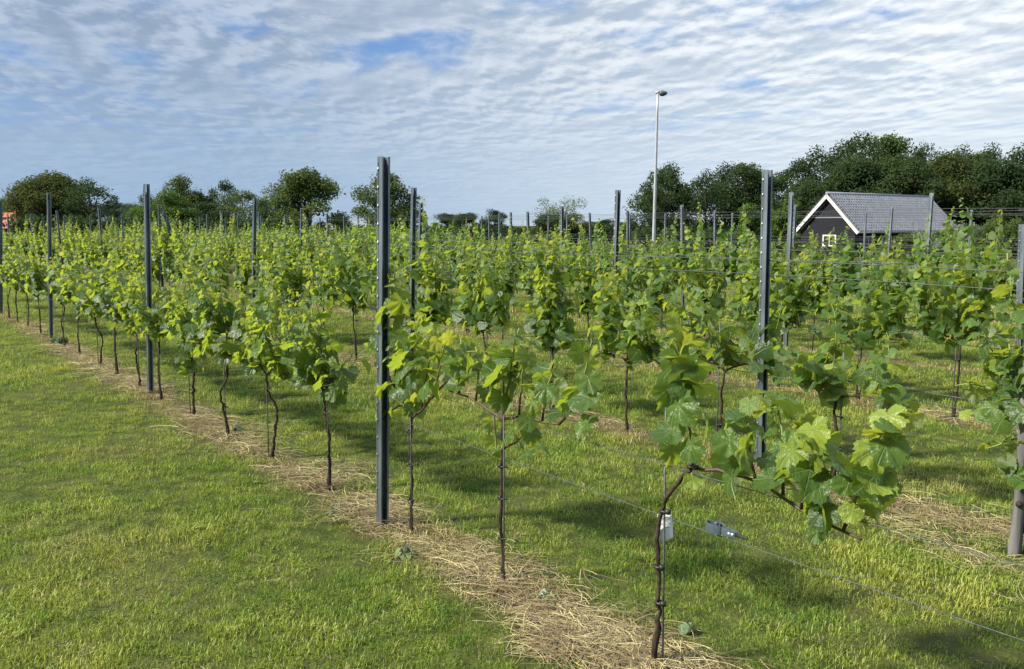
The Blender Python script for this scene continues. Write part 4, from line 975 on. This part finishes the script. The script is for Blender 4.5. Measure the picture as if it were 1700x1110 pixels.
TREES = [
 (8, 328, 50, 130, 'broad', 'tree_mid', 'tree at the far left edge behind the red roof', GL),
 (50, 303, 75, 120, 'broad', 'tree_dark', 'dark tree just left of the big olive domed tree', GL),
 (88, 289, 120, 112, 'dome', 'tree_brown', 'big olive green domed tree, largest at the left', GL),
 (150, 294, 82, 108, 'loose', 'tree_dark', 'loose dark tree just right of the big olive domed tree', GL),
 (192, 333, 60, 170, 'broad', 'tree_haze', 'hazy small tree right of the loose dark tree', GF),
 (218, 336, 50, 180, 'broad', 'tree_haze', 'hazy small tree left of the slim second steel post', GF),
 (240, 322, 50, 125, 'broad', 'tree_dark', 'dark small tree behind the slim second steel post', GL),
 (270, 315, 82, 105, 'broad', 'tree_fresh', 'fresh green rounded tree just right of the slim second steel post', GL),
 (308, 291, 74, 118, 'broad', 'tree_brown', 'olive tree with pointed top behind the fresh green rounded tree', GL),
 (340, 335, 75, 110, 'broad', 'tree_dark', 'low dark tree below and right of the pointed olive tree', GL),
 (370, 296, 52, 122, 'loose', 'tree_dark', 'airy dark tree with thin top left of the arching tree', GL),
 (402, 313, 88, 112, 'loose', 'tree_mid', 'open arching green tree with sky showing through, left of the tallest round tree', GL),
 (455, 301, 62, 118, 'loose', 'tree_mid', 'greyish airy tree touching the tallest round tree on its left', GL),
 (510, 275, 100, 105, 'broad', 'tree_mid', 'tallest round tree of the left horizon, lit on its right side', GL),
 (480, 345, 60, 112, 'broad', 'tree_dark', 'low dark tree under the tallest round tree', GL),
 (566, 352, 34, 150, 'loose', 'tree_dark', 'tiny lone tree behind the long barn', GL),
 (640, 285, 92, 100, 'broad', 'tree_mid', 'tree standing directly behind the tallest steel post', GL),
 (742, 352, 46, 165, 'broad', 'tree_dark', 'small far tree right of the second row post, left of two others', GF),
 (775, 351, 44, 160, 'broad', 'tree_dark', 'small far tree between two others at mid horizon', GF),
 (820, 347, 42, 150, 'broad', 'tree_dark', 'small rounded far tree just left of the thin sixth row post', GF),
 (932, 325, 76, 105, 'willow', 'tree_pale', 'pale silvery open tree above dark bushes at the middle horizon', GF),
 (912, 352, 60, 100, 'broad', 'tree_dark', 'dark round tree below the pale silvery tree, left side', GF),
 (950, 353, 58, 102, 'broad', 'tree_brown', 'olive round tree below the pale silvery tree, right side', GF),
 (1010, 363, 60, 140, 'broad', 'tree_dark', 'low far tree left of the third row post', GF),
 (1040, 366, 50, 150, 'broad', 'tree_haze', 'low hazy far tree behind the third row post', GF),
 (985, 366, 50, 160, 'broad', 'tree_haze', 'low hazy far tree right of the olive round tree', GF),
 (1085, 280, 70, 92, 'loose', 'tree_dark', 'dark loose tree behind the street lamp pole', GW),
 (1118, 272, 80, 96, 'broad', 'tree_dark', 'dense dark tree just right of the street lamp pole', GW),
 (1175, 280, 75, 92, 'loose', 'tree_dark', 'open dark tree left of the large white ridged post, with sky gaps', GW),
 (1205, 272, 80, 98, 'broad', 'tree_dark', 'dense dark tree left of the large white ridged post', GW),
 (1245, 268, 70, 96, 'tall', 'tree_dark', 'narrow dark tree directly left of the large white ridged post', GW),
 (1274, 276, 60, 104, 'tall', 'tree_dark', 'narrow dark tree hidden behind the large white ridged post', GW),
 (1248, 330, 48, 72, 'young', 'tree_fresh', 'young bright green tree left of the large white ridged post', 'young bright trees by the large post'),
 (1306, 322, 60, 70, 'young', 'tree_fresh', 'young bright green tree right of the large white ridged post', 'young bright trees by the large post'),
 (1322, 262, 75, 112, 'loose', 'tree_dark', 'leftmost dark tree of the tall wood behind the house', GW),
 (1350, 241, 85, 112, 'loose', 'tree_dark', 'tall open dark tree above the left gable corner', GW),
 (1392, 232, 80, 116, 'loose', 'tree_dark', 'tall dark tree above the ridge end of the house', GW),
 (1432, 217, 88, 112, 'loose', 'tree_dark', 'tallest open tree of the wood, above the middle of the roof', GW),
 (1470, 222, 84, 118, 'tall', 'tree_mid', 'tall greener tree right beside the tallest tree of the wood', GW),
 (1500, 226, 76, 120, 'loose', 'tree_dark', 'tall dark tree right of the greener one in the wood', GW),
 (1542, 235, 66, 116, 'loose', 'tree_dark', 'open topped tree above the right end of the roof', GW),
 (1590, 241, 90, 122, 'loose', 'tree_dark', 'dark tree with even top right of the roof end', GW),
 (1642, 237, 80, 120, 'loose', 'tree_dark', 'feathery topped dark tree near the right edge of the wood', GW),
 (1612, 246, 80, 124, 'tall', 'tree_mid', 'greener tall tree near the right side of the wood', GW),
 (1692, 243, 95, 116, 'broad', 'tree_dark', 'dark tree at the right edge, outermost of the wood', GW),
 (1420, 265, 110, 103, 'dome', 'tree_dark', 'low dense dark tree directly behind the house gable', GW),
 (1500, 262, 110, 102, 'dome', 'tree_dark', 'low dense dark tree behind the middle of the roof', GW),
 (1575, 257, 115, 104, 'dome', 'tree_brown', 'low olive tree behind the right end of the roof', GW),
 (1650, 268, 120, 101, 'dome', 'tree_dark', 'low dense dark tree right of the house', GW),
 (1715, 275, 110, 100, 'dome', 'tree_dark', 'low dense dark tree cut by the right edge', GW),
 (1340, 300, 80, 100, 'dome', 'tree_dark', 'low dark tree at the left gable corner', GW)]
for (px, top, w, Y, kind, m, lab, grp) in TREES: add_tree(px, top, w, Y, kind, m, lab, group=grp)
for (px, top, w, Y, m, lab) in [(1590, 372, 60, 62, 'tree_pale', 'grey green bush at the right roof corner'), (1620, 372, 50, 58, 'tree_pale', 'grey green bush between roof corner and thin eighth row post'), (1650, 362, 60, 55, 'tree_mid', 'leafy bush right of the thin post near the right edge'),
        (1692, 365, 60, 52, 'tree_mid', 'leafy bush at the right edge behind the vines'), (1540, 383, 60, 64, 'tree_pale', 'low grey green bush in front of the house eaves'), (1500, 388, 60, 63, 'tree_mid', 'low bush before the house wall'),
        (1180, 385, 70, 75, 'tree_dark', 'low dark bush under the open dark tree'), (1120, 385, 80, 78, 'tree_dark', 'low dark bush right of the street lamp foot'), (1230, 385, 60, 66, 'tree_mid', 'low bush left of the young bright tree'), (1050, 383, 50, 90, 'tree_mid', 'low bush left of the street lamp foot')]:
    add_tree(px, top, w, Y, 'bush', m, lab, name='bush', group='low bushes behind the vine rows')
def hedge(px0, px1, top, Y, m, label, depth=2.0, seed=1):
    rng = np.random.default_rng(seed); a, b = at(px0, top, Y), at(px1, top, Y); n = int((b[0]-a[0])*150); zt = a[2]+1.0
    c = np.stack([rng.uniform(a[0], b[0], n), Y+rng.uniform(0, depth, n), -1+zt*rng.uniform(0, 1, n)**.7*(1+.12*np.sin(rng.uniform(0, 6, n)))], 1)
    nv = unit(rng.normal(0, 1, (n, 3))+(0, -.4, .4)); tv = rng.normal(0, 1, (n, 3)); y = unit(tv-(tv*nv).sum(1, keepdims=True)*nv); x = np.cross(y, nv); sz = rng.uniform(.12, .3, n)[:, None]
    mb = MB(); mb.add(np.stack([c-y*sz, c+x*sz*.7, c+y*sz, c-x*sz*.7], 1).reshape(-1, 3), None, np.arange(4*n).reshape(-1, 4), np.repeat(rng.random(n), 4))
    tag(mb.build('hedge', M[m], None, False), label, 'hedge', 'low hedges along the horizon')
hedge(215, 430, 366, 92, 'tree_dark', 'long low dark hedge under the left trees', seed=1)
hedge(425, 640, 379, 96, 'tree_dark', 'low dark hedge in front of the long barn', seed=2)
hedge(690, 900, 377, 140, 'tree_dark', 'low far hedge at the middle horizon', seed=3)
hedge(890, 1075, 374, 130, 'tree_dark', 'low far hedge left of the street lamp', seed=4)
hedge(0, 215, 362, 98, 'tree_dark', 'low dark hedge under the big olive domed tree', seed=5)
hedge(1060, 1340, 382, 88, 'tree_dark', 'low hedge along the foot of the right trees', seed=6)
